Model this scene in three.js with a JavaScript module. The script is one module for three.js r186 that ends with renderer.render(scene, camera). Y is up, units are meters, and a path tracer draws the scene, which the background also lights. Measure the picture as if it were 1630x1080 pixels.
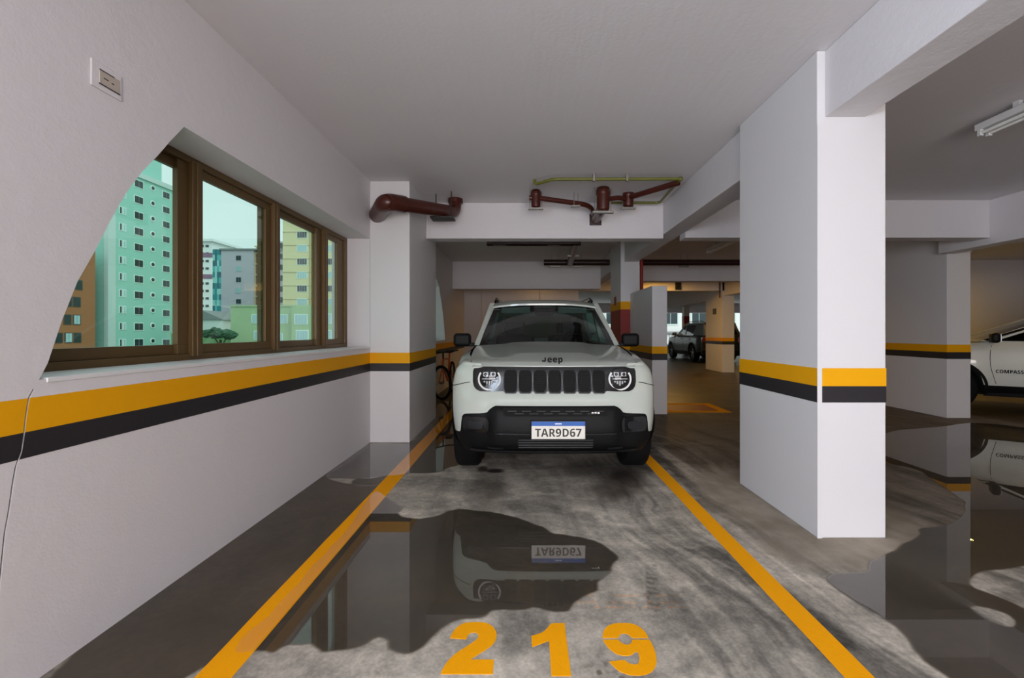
import * as THREE from 'three';
import { RoundedBoxGeometry } from 'three/addons/geometries/RoundedBoxGeometry.js';
import { mergeGeometries } from 'three/addons/utils/BufferGeometryUtils.js';
import { RectAreaLightUniformsLib } from 'three/addons/lights/RectAreaLightUniformsLib.js';
import { FontLoader } from 'three/addons/loaders/FontLoader.js';
import { TextGeometry } from 'three/addons/geometries/TextGeometry.js';

// ---------------------------------------------------------------- camera, sky, lights, exposure
const FOCAL = 700, VX = 836, VY = 529, EYE = 1.2;      // pixels of the 1630 x 1080 frame, metres
const scene = new THREE.Scene();
const renderer = new THREE.WebGLRenderer();
renderer.toneMapping = THREE.LinearToneMapping;
renderer.toneMappingExposure = 1.1;
renderer.shadowMap.enabled = true;
RectAreaLightUniformsLib.init();
const camera = new THREE.PerspectiveCamera(2 * Math.atan(540 / FOCAL) * 180 / Math.PI, 1630 / 1080, 0.05, 600);
camera.position.set(0, EYE, 0);
camera.setViewOffset(1630, 1080, 815 - VX, 540 - VY, 1630, 1080);
scene.background = new THREE.Color().setRGB(0.86, 0.95, 0.95);     // even overcast sky
function rectLight(name, x, y, z, w, h, tx, ty, tz, color, intensity) {
  const l = new THREE.RectAreaLight(color, intensity, w, h);
  l.name = name; l.position.set(x, y, z); l.lookAt(tx, ty, tz); scene.add(l); return l;
}
// the bright part of the overcast sky above the town: a very wide, soft sun
const sun = new THREE.DirectionalLight(0xffffff, 1.7); sun.name = 'overcast_sun'; sun.position.set(60, 90, 45); sun.castShadow = true; sun.shadow.radius = 110;
Object.assign(sun.shadow.camera, { left: -200, right: 200, top: 200, bottom: -200, near: 1, far: 600 }); scene.add(sun);
// added fill lights behind the camera, at the back and in the outer wall
rectLight('rear_fill_light', 0.8, 1.17, 3.12, 3.4, 2.1, 0.8, 1.17, 0, 0xfff6f3, 7.0);
rectLight('side_fill_light', -1.62, 1.62, 1.6, 2.4, 1.1, 0, 1.62, 1.6, 0xd6eaff, 14.0);

// ---------------------------------------------------------------- helpers
let seed = 7;
const rnd = () => { seed = (seed * 1664525 + 1013904223) >>> 0; return seed / 4294967296; };
const taken = new Map();
function numbered(name) { const n = taken.get(name) || 0; taken.set(name, n + 1); return n ? name + '_' + String(n).padStart(3, '0') : name; }
const V = (x, y, z) => new THREE.Vector3(x, y, z);
const floorAt = (px, py) => { const s = (py - VY) / EYE; return [(px - VX) / s, -FOCAL / s]; };   // pixel on the floor -> x, z
const at = (px, py, d) => V((px - VX) * d / FOCAL, EYE - (py - VY) * d / FOCAL, -d);              // pixel at a known depth
const clamp = (v, a, b) => Math.min(b, Math.max(a, v));
const smooth = (a, b, v) => { const t = clamp((v - a) / (b - a), 0, 1); return t * t * (3 - 2 * t); };
function tab(pts) {                                    // monotone cubic through points
  const n = pts.length, m = [];
  for (let i = 0; i < n; i++) {
    const a = i ? (pts[i][1] - pts[i - 1][1]) / (pts[i][0] - pts[i - 1][0]) : null, b = i < n - 1 ? (pts[i + 1][1] - pts[i][1]) / (pts[i + 1][0] - pts[i][0]) : null;
    m.push(a === null ? b : b === null ? a : a * b <= 0 ? 0 : 2 * a * b / (a + b));
  }
  return (x) => {
    if (x <= pts[0][0]) return pts[0][1];
    if (x >= pts[n - 1][0]) return pts[n - 1][1];
    let i = 0; while (x > pts[i + 1][0]) i++;
    const h = pts[i + 1][0] - pts[i][0], t = (x - pts[i][0]) / h, t2 = t * t, t3 = t2 * t;
    return (2 * t3 - 3 * t2 + 1) * pts[i][1] + (t3 - 2 * t2 + t) * h * m[i] + (-2 * t3 + 3 * t2) * pts[i + 1][1] + (t3 - t2) * h * m[i + 1];
  };
}
function shade(o) { o.castShadow = true; o.receiveShadow = true; return o; }
function part(parent, name, geo, mat, label) {
  const m = shade(new THREE.Mesh(geo, mat)); m.name = name; if (label) m.userData.label = label;
  parent.add(m); return m;
}
function thing(name, label, category, pos = [0, 0, 0], turn = 0, group) {
  const g = new THREE.Group(); g.name = numbered(name); g.position.set(...pos); g.rotation.y = turn;
  g.userData = { label, category }; if (group) g.userData.group = group;
  scene.add(g); return g;
}
function solo(name, geo, mat, label, category, group, kind) {
  const m = shade(new THREE.Mesh(geo, mat)); m.name = numbered(name); m.userData = { label, category };
  if (group) m.userData.group = group; if (kind) m.userData.kind = kind;
  scene.add(m); return m;
}
function boxUV(g) {                                    // uv in metres from the dominant axis
  if (g.index) g = g.toNonIndexed();
  const p = g.attributes.position, n = g.attributes.normal, uv = new Float32Array(p.count * 2);
  for (let i = 0; i < p.count; i++) {
    const ax = Math.abs(n.getX(i)), ay = Math.abs(n.getY(i)), az = Math.abs(n.getZ(i));
    let u, v;
    if (ax >= ay && ax >= az) { u = p.getZ(i); v = p.getY(i); } else if (ay >= az) { u = p.getX(i); v = p.getZ(i); } else { u = p.getX(i); v = p.getY(i); }
    uv[2 * i] = u; uv[2 * i + 1] = v;
  }
  g.setAttribute('uv', new THREE.BufferAttribute(uv, 2)); return g;
}
function bx(x0, x1, y0, y1, z0, z1, r = 0) {
  const w = Math.abs(x1 - x0), h = Math.abs(y1 - y0), d = Math.abs(z1 - z0);
  const g = r ? new RoundedBoxGeometry(w, h, d, 2, Math.min(r, w / 2.01, h / 2.01, d / 2.01)) : new THREE.BoxGeometry(w, h, d);
  g.translate((x0 + x1) / 2, (y0 + y1) / 2, (z0 + z1) / 2);
  return boxUV(g);
}
function merge(list) {
  return mergeGeometries(list.map((g) => { g = g.index ? g.toNonIndexed() : g; for (const k of Object.keys(g.attributes)) if (!['position', 'normal', 'uv'].includes(k)) g.deleteAttribute(k); if (!g.attributes.uv) g.setAttribute('uv', new THREE.BufferAttribute(new Float32Array(g.attributes.position.count * 2), 2)); return g; }));
}
function pipe(points, r, fillet = 0, seg = 12) {       // round pipe along a polyline with rounded bends
  const path = new THREE.CurvePath();
  let last = points[0];
  for (let i = 1; i < points.length; i++) {
    const p = points[i];
    if (i < points.length - 1 && fillet) {
      const a = p.clone().sub(last), b = points[i + 1].clone().sub(p), f = Math.min(fillet, a.length() * 0.45, b.length() * 0.45);
      const q0 = p.clone().addScaledVector(a.normalize(), -f), q1 = p.clone().addScaledVector(b.normalize(), f);
      path.add(new THREE.LineCurve3(last, q0)); path.add(new THREE.QuadraticBezierCurve3(q0, p, q1)); last = q1;
    } else { path.add(new THREE.LineCurve3(last, p)); last = p; }
  }
  return new THREE.TubeGeometry(path, Math.max(8, points.length * 14), r, seg);
}
function rod(a, b, r, r2 = r, seg = 12) {
  const d = b.clone().sub(a), g = new THREE.CylinderGeometry(r2, r, d.length(), seg);
  g.applyQuaternion(new THREE.Quaternion().setFromUnitVectors(V(0, 1, 0), d.normalize()));
  const c = a.clone().add(b).multiplyScalar(0.5); g.translate(c.x, c.y, c.z); return g;
}
function grid(nu, nv, f) {                             // surface f(u, v) -> [x, y, z], u and v in 0..1
  const pos = [], uv = [], idx = [];
  for (let j = 0; j <= nv; j++) for (let i = 0; i <= nu; i++) { pos.push(...f(i / nu, j / nv)); uv.push(i / nu, j / nv); }
  for (let j = 0; j < nv; j++) for (let i = 0; i < nu; i++) { const a = j * (nu + 1) + i, b = a + 1, c = a + nu + 1, d = c + 1; idx.push(a, b, d, a, d, c); }
  const g = new THREE.BufferGeometry();
  g.setAttribute('position', new THREE.Float32BufferAttribute(pos, 3)); g.setAttribute('uv', new THREE.Float32BufferAttribute(uv, 2));
  g.setIndex(idx); g.computeVertexNormals(); return g;
}
function slab(nu, nv, f, t) {                          // the same with a thickness t behind it (vector)
  const g1 = grid(nu, nv, f), g2 = grid(nu, nv, (u, v) => { const p = f(1 - u, v); return [p[0] + t[0], p[1] + t[1], p[2] + t[2]]; });
  const rim = (e) => grid(nu, 1, (u, v) => { const p = e(u); return [p[0] + t[0] * v, p[1] + t[1] * v, p[2] + t[2] * v]; });
  return merge([g1, g2, rim((u) => f(1 - u, 0)), rim((u) => f(u, 1)), rim((u) => f(0, u)), rim((u) => f(1, 1 - u))]);
}
function extrudeFlat(pts, depth, holes = []) {         // polygon (x, y) pulled along z
  const s = new THREE.Shape(pts.map((p) => new THREE.Vector2(p[0], p[1])));
  for (const h of holes) s.holes.push(new THREE.Path(h.map((p) => new THREE.Vector2(p[0], p[1]))));
  return new THREE.ExtrudeGeometry(s, { depth, bevelEnabled: false });
}
function floorPoly(pts, y0, y1, holes = []) {          // polygon of [x, z] lying on the floor between two heights
  const flip = (l) => l.map((p) => [p[0], -p[1]]);
  const g = extrudeFlat(flip(pts), y1 - y0, holes.map(flip)); g.rotateX(-Math.PI / 2); g.translate(0, y0, 0);
  return boxUV(g);
}

// ---------------------------------------------------------------- noise and textures
const LAT = 256, lattice = new Float32Array(LAT * LAT); for (let i = 0; i < lattice.length; i++) lattice[i] = rnd();
function vnoise(x, y, wrap = LAT) {
  const xi = Math.floor(x), yi = Math.floor(y), fx = x - xi, fy = y - yi, u = fx * fx * (3 - 2 * fx), v = fy * fy * (3 - 2 * fy);
  const m = (a) => ((a % wrap) + wrap) % wrap, x0 = m(xi), x1 = m(xi + 1), y0 = m(yi) * LAT, y1 = m(yi + 1) * LAT;
  const a = lattice[y0 + x0], b = lattice[y0 + x1], c = lattice[y1 + x0], d = lattice[y1 + x1];
  return a + (b - a) * u + (c - a) * v + (a - b - c + d) * u * v;
}
function fbm(x, y, oct, wrap = LAT) { let s = 0, a = 0.5, n = 0; for (let i = 0; i < oct; i++) { s += a * vnoise(x, y, Math.min(LAT, wrap)); n += a; a *= 0.5; x *= 2; y *= 2; wrap *= 2; } return s / n; }
function dataTex(w, h, fill, srgb, repeat) {
  const d = new Uint8Array(w * h * 4), c = [0, 0, 0];
  for (let j = 0; j < h; j++) for (let i = 0; i < w; i++) { fill(i, j, c); const k = 4 * (j * w + i); d[k] = clamp(c[0], 0, 255); d[k + 1] = clamp(c[1], 0, 255); d[k + 2] = clamp(c[2], 0, 255); d[k + 3] = 255; }
  const t = new THREE.DataTexture(d, w, h); t.magFilter = THREE.LinearFilter; t.minFilter = THREE.LinearMipmapLinearFilter; t.generateMipmaps = true;
  t.wrapS = t.wrapT = repeat ? THREE.RepeatWrapping : THREE.ClampToEdgeWrapping; if (srgb) t.colorSpace = THREE.SRGBColorSpace;
  if (repeat) t.repeat.set(1 / repeat, 1 / repeat); t.needsUpdate = true; return t;
}
const plasterBump = dataTex(512, 512, (i, j, c) => { const v = 255 * (0.55 * fbm(i / 64, j / 64, 3, 8) + 0.3 * fbm(i / 16, j / 16, 3, 32) + 0.15 * vnoise(i / 2, j / 2, 256)); c[0] = c[1] = c[2] = v; }, false, 1.3);
const ceilingBump = dataTex(512, 512, (i, j, c) => { const v = 255 * (0.5 * fbm(i / 128, j / 128, 3, 4) + 0.35 * fbm(i / 8, j / 64, 2, 8) + 0.15 * vnoise(i / 2, j / 2, 256)); c[0] = c[1] = c[2] = v; }, false, 3.0);
const grainBump = dataTex(512, 512, (i, j, c) => { const v = 255 * (0.5 * fbm(i / 16, j / 16, 4, 32) + 0.5 * vnoise(i / 1.5, j / 1.5, 256)); c[0] = c[1] = c[2] = v; }, false, 0.6);

// ---------------------------------------------------------------- materials
const std = (color, roughness = 0.6, metalness = 0, more = {}) => new THREE.MeshStandardMaterial({ color, roughness, metalness, ...more });
const phys = (color, roughness, more = {}) => new THREE.MeshPhysicalMaterial({ color, roughness, ...more });
const M = {
  wall: std(0xdcd8da, 0.55, 0, { bumpMap: plasterBump, bumpScale: 0.003 }),
  ceiling: std(0xdedadc, 0.65, 0, { bumpMap: ceilingBump, bumpScale: 0.003 }),
  column: std(0xdcdadb, 0.5, 0, { bumpMap: plasterBump, bumpScale: 0.0012 }),
  yellow: phys(0xeaa500, 0.6, { specularIntensity: 0.5, bumpMap: plasterBump, bumpScale: 0.001 }),
  black: std(0x262327, 0.5, 0, { bumpMap: plasterBump, bumpScale: 0.001 }),
  red: std(0x8e140e, 0.5),
  line: phys(0xffab00, 0.85, { specularIntensity: 0.3, bumpMap: grainBump, bumpScale: 0.0015 }),
  bronze: std(0x665030, 0.42, 0.25),
  bronzeDark: std(0x33281a, 0.45, 0.3),
  pane: phys(0xe9f8f5, 0.0, { transmission: 1, thickness: 0, ior: 1.5 }),
  water: phys(0xffffff, 0.0, { transmission: 1, thickness: 0, ior: 1.36, specularIntensity: 0.85 }),
  brownPipe: std(0x4a1c12, 0.3), steel: std(0x9a9890, 0.4, 0.8), darkSteel: std(0x3a3834, 0.5, 0.6),
  gasPipe: std(0x6c6d26, 0.4), darkPipe: std(0x2c1614, 0.4),
  white: std(0xdedede, 0.5), tube: std(0xf2f2ee, 0.3),
  plate: std(0xc9c7c9, 0.5), beige: std(0xb7aca0, 0.6),
};

// ---------------------------------------------------------------- the floor
const LX0 = -1.75, LX1 = 6.45, LD0 = 0.9, LD1 = 7.05, TS = 2048;     // painted-in-detail part of the floor, metres
const jag = (pts, n = 5, amp = 0.012) => {             // a drawn outline gets a ragged, rounded edge
  const c = new THREE.CatmullRomCurve3(pts.map((p) => V(p[0], 0, p[1])), true, 'centripetal'), out = [], N = pts.length * n;
  for (let i = 0; i < N; i++) { const p = c.getPoint(i / N); out.push([p.x + (fbm(p.x * 9 + 40, p.z * 9, 3) - 0.5) * amp * 3, p.z + (fbm(p.x * 9, p.z * 9 + 70, 3) - 0.5) * amp * 3]); }
  return out;
};
const fp = (l) => l.map((p) => floorAt(p[0], p[1]));
const waterMain = jag(fp([[375, 1036], [415, 1036], [432, 1040], [450, 1030], [478, 1026], [500, 1024], [512, 1030], [520, 1034], [545, 1032], [575, 1028], [600, 1017], [615, 1020], [622, 1035], [650, 1038], [672, 1030], [690, 1010], [708, 995], [730, 985], [770, 982], [785, 974], [800, 972], [830, 970], [850, 967], [875, 974], [905, 975], [915, 962], [928, 948], [950, 938], [954, 925], [970, 914], [975, 900], [983, 888], [970, 875], [955, 865], [930, 858], [900, 852], [880, 850], [868, 842], [850, 834], [825, 825], [795, 818], [770, 815], [735, 811], [715, 815], [690, 823], [660, 826], [640, 823], [634, 817], [640, 809], [625, 797], [608, 787], [597, 783], [560, 832], [500, 900], [430, 978]]));
const waterPillar = jag(fp([[589, 707], [620, 706.5], [650, 706.5], [672, 687], [692, 667], [694, 652], [705, 640], [738, 641], [752, 660], [770, 700], [765, 733], [740, 737], [727, 742], [711, 746], [705, 750], [693, 752.5], [674, 754], [652, 754], [635, 757], [610, 759], [590, 763], [572, 762], [545, 762], [520, 760], [545, 738]]), 5, 0.006);
const waterAisle = jag(fp([[1461, 854], [1423, 876], [1385, 895], [1382, 908], [1319, 921], [1345, 947], [1411, 987], [1432, 1006], [1452, 1035], [1478, 1061], [1510, 1082], [1600, 1130], [1760, 1050], [1860, 880], [1800, 720], [1650, 684], [1560, 674], [1500, 680], [1416, 688], [1398, 712], [1412, 738], [1450, 745], [1485, 765], [1515, 785], [1538, 805], [1530, 826], [1500, 838], [1470, 843]]));
const isle1 = jag(fp([[1547, 935], [1557, 912], [1600, 907], [1650, 900], [1665, 950], [1640, 972], [1600, 956], [1570, 944]]), 5, 0.006);
const isle2 = jag(fp([[1545, 968], [1562, 966], [1600, 977], [1617, 990], [1612, 1000], [1590, 996], [1565, 985]]), 5, 0.004);
const damp = jag(fp([[0, 1210], [120, 1180], [325, 1062], [387, 1040], [500, 906], [604, 783], [642, 756], [610, 759], [570, 762], [560, 769], [575, 774], [600, 773], [612, 768], [600, 772], [560, 771], [520, 760], [560, 735], [589, 704], [450, 780], [200, 960]]), 4, 0.004);
function rasterMask(polys) {                           // 0/1 mask of polygons on the texture grid, softened a little
  const m = new Float32Array(TS * TS);
  for (const [poly, val] of polys) for (let j = 0; j < TS; j++) {
    const z = -(LD0 + (j + 0.5) / TS * (LD1 - LD0)), xs = [];
    for (let i = 0; i < poly.length; i++) { const a = poly[i], b = poly[(i + 1) % poly.length]; if ((a[1] > z) !== (b[1] > z)) xs.push(a[0] + (z - a[1]) / (b[1] - a[1]) * (b[0] - a[0])); }
    xs.sort((a, b) => a - b);
    for (let k = 0; k + 1 < xs.length; k += 2) { const i0 = clamp(Math.round((xs[k] - LX0) / (LX1 - LX0) * TS), 0, TS), i1 = clamp(Math.round((xs[k + 1] - LX0) / (LX1 - LX0) * TS), 0, TS); m.fill(val, j * TS + i0, j * TS + i1); }
  }
  for (let pass = 0; pass < 2; pass++) { const s = m.slice(), st = pass ? TS : 1; for (let k = 3 * st; k < m.length - 3 * st; k++) m[k] = (s[k - 2 * st] + s[k - st] + s[k] + s[k + st] + s[k + 2 * st]) / 5; }
  return m;
}
const wet = rasterMask([[waterMain, 1], [waterPillar, 1], [waterAisle, 1], [isle1, 0], [isle2, 0]]);
const dampMask = rasterMask([[damp, 1]]);
const blotch = (x, d, px, py, rx, rd, turn = 0) => { const [cx, cz] = floorAt(px, py), dx = x - cx, dd = d + cz, c = Math.cos(turn), s = Math.sin(turn), a = (dx * c + dd * s) / rx, b = (-dx * s + dd * c) / rd, r = a * a + b * b; return r > 6 ? 0 : Math.exp(-r * r * 0.6); };
const floorMap = dataTex(TS, TS, (i, j, c) => {
  const x = LX0 + (i + 0.5) / TS * (LX1 - LX0), d = LD0 + (j + 0.5) / TS * (LD1 - LD0);
  const n1 = fbm(x * 1.1 + 5, d * 1.1 + 3, 4), n2 = fbm(x * 5 + 11, d * 5 + 50, 4), n3 = fbm(x * 38, d * 38, 2), n4 = vnoise(x * 140, d * 140);
  const streak = fbm(x * 7 + d * 1.2 + 3 * n1, d * 0.9 + 20, 4), swirl = fbm(x * 3 + 4 * n2, d * 9 + 4 * n1, 3);
  const fine = fbm(x * 34 + d * 5 + 6 * n1, d * 2.2 + 9, 3);
  let v = 0.66 + 0.26 * (n1 - 0.5) + 0.20 * (n2 - 0.5) + 0.12 * (n3 - 0.5) + 0.1 * (n4 - 0.5) + 0.30 * (swirl - 0.5) + 0.22 * (fine - 0.5) * smooth(0.1, 0.9, x);
  // traffic film in the aisle to the right of the bay: darker and browner, in streaks
  const aisle = smooth(1.15, 1.9, x + 0.5 * (n1 - 0.5)) * smooth(2.1, 3.2, d + 0.8 * (n2 - 0.5)), deep = smooth(4.2, 5.4, d + 0.9 * (n1 - 0.5));
  v -= 0.30 * smooth(0.40, 0.70, streak) * (0.3 + 0.7 * smooth(0.3, 1.0, x));
  let r = v * 1.02, g = v * 0.975, b = v * 0.90;
  const film = clamp(0.62 * aisle + 0.3 * deep * smooth(0.9, 1.3, x), 0, 0.8); r += (0.36 - r) * film; g += (0.315 - g) * film; b += (0.255 - b) * film;
  // worn pale concrete round the foot of the column
  const foot = smooth(0.55, 0.2, Math.hypot(Math.max(1.70 - x, 0, x - 2.1), Math.max(2.56 - d, 0, d - 3.5)) + 0.35 * (n2 - 0.5)); r += (0.60 - r + 0.3 * (n2 - 0.5)) * foot * 0.8; g += (0.555 - g + 0.3 * (n2 - 0.5)) * foot * 0.8; b += (0.49 - b + 0.3 * (n2 - 0.5)) * foot * 0.8;
  // oil drips and tyre rubber
  let oil = 0.8 * blotch(x, d, 768, 747, 0.04, 0.07) + 0.9 * blotch(x, d, 787, 750, 0.07, 0.05) + 0.4 * blotch(x, d, 775, 780, 0.12, 0.3) + 0.6 * blotch(x, d, 985, 772, 0.16, 0.34, -0.5) + 0.5 * blotch(x, d, 960, 745, 0.35, 0.25);
  oil *= 0.6 + 0.8 * (n2 - 0.1);
  const tread = (px0, py0, px1, py1, w, k) => { const [ax, az] = floorAt(px0, py0), [ex, ez] = floorAt(px1, py1), lx = ex - ax, lz = ez - az, L = Math.hypot(lx, lz), t = ((x - ax) * lx + (-d - az) * lz) / L, o = ((x - ax) * lz - (-d - az) * lx) / L; if (t < 0 || t > L || Math.abs(o) > w) return 0; return k * (Math.sin(t * 150 + 30 * Math.abs(o)) > -0.1 ? 1 : 0.35) * smooth(w, w * 0.6, Math.abs(o)) * smooth(0, 0.12, t) * smooth(0.4, 0.65, n2) * smooth(0.3, 0.6, n3); };
  oil += tread(925, 1045, 1010, 1120, 0.06, 0.55) + tread(940, 1030, 1040, 1120, 0.02, 0.4) + tread(1035, 880, 1045, 1040, 0.035, 0.3);
  oil = clamp(oil, 0, 0.9); r += (0.1 - r) * oil; g += (0.07 - g) * oil; b += (0.05 - b) * oil;
  // rust runs
  for (const py of [948, 959, 967]) { const zz = floorAt(0, py)[1]; const k = Math.exp(-((((d + zz) + 0.012 * (n2 - 0.5)) / 0.006) ** 2)) * smooth(0.15, 0.25, x) * smooth(0.75, 0.6, x) * smooth(0.35, 0.6, n3); r += 0.1 * k; g -= 0.02 * k; b -= 0.1 * k; }
  const k = j * TS + i, w = Math.max(wet[k], 0.95 * dampMask[k]);
  const wr = 0.25 + 0.10 * (n2 - 0.5) + 0.08 * (n1 - 0.5) + 0.05 * (n3 - 0.5); r += (wr * 1.06 - r) * w; g += (wr * 0.92 - g) * w; b += (wr * 0.70 - b) * w;
  c[0] = 255 * r; c[1] = 255 * g; c[2] = 255 * b;
}, true);
const floorRough = dataTex(1024, 1024, (i, j, c) => { const k = (2 * j) * TS + 2 * i, dm = Math.max(dampMask[k], 0.0), n = fbm(i / 40, j / 40, 3); c[0] = c[1] = c[2] = 255 * (0.72 + 0.2 * (n - 0.5) - 0.34 * dm); }, false);
const floorUV = (g) => { const p = g.attributes.position, uv = g.attributes.uv; for (let i = 0; i < p.count; i++) uv.setXY(i, (p.getX(i) - LX0) / (LX1 - LX0), (-p.getZ(i) - LD0) / (LD1 - LD0)); return g; };
M.floor = std(0xffffff, 1, 0, { map: floorMap, roughnessMap: floorRough });
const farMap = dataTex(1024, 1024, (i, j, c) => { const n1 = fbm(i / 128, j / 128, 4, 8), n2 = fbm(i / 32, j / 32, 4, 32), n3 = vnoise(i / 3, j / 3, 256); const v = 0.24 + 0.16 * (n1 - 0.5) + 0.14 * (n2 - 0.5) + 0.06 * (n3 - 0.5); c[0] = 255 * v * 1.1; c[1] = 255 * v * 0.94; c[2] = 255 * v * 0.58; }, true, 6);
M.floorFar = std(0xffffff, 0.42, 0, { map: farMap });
function structure(name, geo, mat, label, category = 'structure') { return solo(name, geo, mat, label, category, undefined, 'structure'); }
const GX = 14, ZB = 3.4, ZF = -25.5;                   // right end, back end (behind the camera), far end of the deck
const floor = new THREE.Group(); floor.name = numbered('floor'); floor.userData = { label: 'grey concrete parking floor with wet patches', category: 'floor', kind: 'structure' }; scene.add(floor);
part(floor, 'slab', floorUV(bx(LX0, LX1, -0.2, 0, -LD1, -LD0)), M.floor, 'stained concrete of the parking bay');
part(floor, 'slab', bx(-2.1, LX1, -0.2, 0, ZF, -LD1), M.floorFar); part(floor, 'slab', bx(LX1, GX, -0.2, 0, ZF, ZB), M.floorFar);
part(floor, 'slab', bx(-2.1, LX1, -0.2, 0, -LD0, ZB), M.floorFar); part(floor, 'slab', bx(-2.1, LX0, -0.2, 0, -LD1, -LD0), M.floorFar);
solo('puddle', floorPoly(waterMain, 0.0018, 0.0024), M.water, 'large puddle in the parking bay mirroring the white car and the wall', 'puddle');
solo('puddle', floorPoly(waterPillar, 0.0018, 0.0024), M.water, 'thin puddle round the foot of the wall pillar beside the white car', 'puddle');
solo('puddle', floorPoly(waterAisle, 0.0018, 0.0024, [isle1, isle2]), M.water, 'wide puddle with two dry islands in the aisle beside the free column', 'puddle');
// painted lines and the bay number
const strip = (xa, xb, da, db, w0 = 0.0, n = 40) => { const L = [], R = []; for (let i = 0; i <= n; i++) { const d = da + (db - da) * i / n; L.push([xa + 0.004 * (vnoise(d * 30, 3) - 0.5), -d]); R.push([xb + 0.004 * (vnoise(d * 30, 9) - 0.5), -d]); } return L.concat(R.reverse()); };
solo('parking_line', floorPoly(strip(-1.148, -1.018, 0.6, 9.2), 0, 0.0012), M.line, 'yellow bay line along the window wall', 'marking');
solo('parking_line', floorPoly(strip(1.108, 1.213, 0.6, 9.2), 0, 0.0012), M.line, 'yellow bay line along the free column side', 'marking');
const dg = (ox, l) => l.map((p) => floorAt(ox + p[0] / 8.15, 980 + p[1] / 8.15));
const two = dg(690, [[215, 300], [225, 268], [245, 230], [275, 190], [305, 158], [345, 128], [385, 108], [435, 96], [490, 91], [560, 90], [620, 92], [675, 101], [722, 117], [765, 145], [795, 180], [814, 220], [820, 255], [814, 300], [800, 340], [775, 375], [745, 405], [680, 452], [580, 512], [480, 577], [785, 578], [770, 768], [90, 768], [108, 720], [132, 678], [160, 632], [192, 590], [260, 522], [340, 462], [430, 407], [520, 347], [562, 313], [578, 290], [583, 265], [575, 247], [556, 233], [530, 226], [500, 228], [472, 239], [452, 256], [440, 280], [425, 315]]);
const one = dg(690, [[1270, 268], [1318, 258], [1362, 243], [1405, 226], [1440, 205], [1466, 180], [1492, 148], [1515, 122], [1540, 106], [1700, 105], [1788, 792], [1530, 792], [1500, 335], [1280, 415]]);
const nineTop = dg(880, [[644, 298], [646, 262], [655, 215], [672, 182], [705, 148], [745, 125], [790, 110], [845, 104], [900, 103], [960, 104], [1012, 109], [1060, 121], [1104, 141], [1145, 169], [1182, 202], [1215, 243], [1242, 298], [1024, 298], [1006, 274], [978, 254], [945, 241], [915, 238], [885, 246], [864, 266], [851, 298]]);
const nineLow = dg(880, [[650, 320], [852, 320], [866, 340], [895, 363], [930, 380], [962, 385], [995, 380], [1020, 356], [1027, 320], [1254, 320], [1274, 348], [1294, 390], [1312, 430], [1328, 475], [1340, 525], [1346, 575], [1344, 620], [1334, 662], [1316, 700], [1288, 731], [1256, 754], [1220, 770], [1172, 781], [1120, 786], [1058, 785], [1000, 779], [950, 766], [900, 748], [858, 725], [820, 698], [776, 655], [730, 603], [930, 583], [952, 602], [980, 620], [1010, 634], [1045, 641], [1080, 642], [1104, 634], [1117, 612], [1122, 585], [1123, 550], [1118, 515], [1108, 492], [1093, 479], [1078, 477], [1062, 483], [1042, 505], [1020, 519], [985, 527], [945, 529], [900, 526], [858, 517], [815, 499], [770, 470], [726, 432], [690, 390], [668, 355]]);
solo('floor_number', floorPoly(two, 0, 0.0012), M.line, 'yellow painted digit two of the bay number', 'marking');
solo('floor_number', floorPoly(one, 0, 0.0012), M.line, 'yellow painted digit one of the bay number', 'marking');
solo('floor_number', merge([floorPoly(nineTop, 0, 0.0012), floorPoly(nineLow, 0, 0.0012)]), M.line, 'yellow painted digit nine split by a stencil gap', 'marking');
{ const t = thing('extinguisher_floor_mark', 'red floor rectangle with yellow border behind the low partition wall', 'marking');
  part(t, 'red_field', bx(2.2, 2.95, 0, 0.0012, -7.25, -6.7), M.red);
  part(t, 'border', merge([bx(2.1, 3.09, 0, 0.0014, -6.7, -6.56), bx(2.1, 3.09, 0, 0.0014, -7.4, -7.25), bx(2.95, 3.09, 0, 0.0014, -7.25, -6.7), bx(2.1, 2.2, 0, 0.0014, -7.25, -6.7)]), M.line); }

// ---------------------------------------------------------------- walls, ceiling, beams, columns
const CH = 2.84, WX = -1.685, OX = -2.1;               // ceiling height, inner face of the left wall, its outer face
function wallPanel(x0, x1, outline, holes) { const g = extrudeFlat(outline, x1 - x0, holes); g.rotateY(Math.PI / 2); g.translate(x0, 0, 0); return boxUV(g); }   // outline in (-z = depth, y)
const arc = [[1.524, 1.034], [1.552, 1.09], [1.60, 1.243], [1.655, 1.39], [1.722, 1.517], [1.79, 1.66], [1.855, 1.785], [1.93, 1.90], [2.013, 2.005], [2.09, 2.11], [2.172, 2.215]];
const opening = [...arc, [4.773, 2.215], [4.773, 1.034]];
const opening2 = [[6.3, 1.034], [6.3, 2.215], [8.35, 2.215], [8.6, 2.09], [8.85, 1.8], [9.05, 1.5], [9.2, 1.2], [9.25, 1.034]];
const rearSide = [[-2.9, 1.034], [-2.9, 2.2], [-0.4, 2.2], [-0.4, 1.034]];
const crackLine = [[1.524, 1.034], [1.508, 1.005], [1.492, 0.974], [1.484, 0.92], [1.478, 0.86], [1.470, 0.80], [1.455, 0.755], [1.446, 0.70], [1.436, 0.62], [1.424, 0.55], [1.415, 0.45], [1.405, 0.33], [1.398, 0.2]];
const crack = [...crackLine.map((p, i) => [p[0] - 0.003, p[1]]), ...crackLine.slice().reverse().map((p) => [p[0] + 0.003, p[1]])];
const wl = new THREE.Group(); wl.name = numbered('wall_left'); wl.userData = { label: 'white plastered outer wall with a yellow and black stripe under the windows', category: 'wall', kind: 'structure' }; scene.add(wl);
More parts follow.
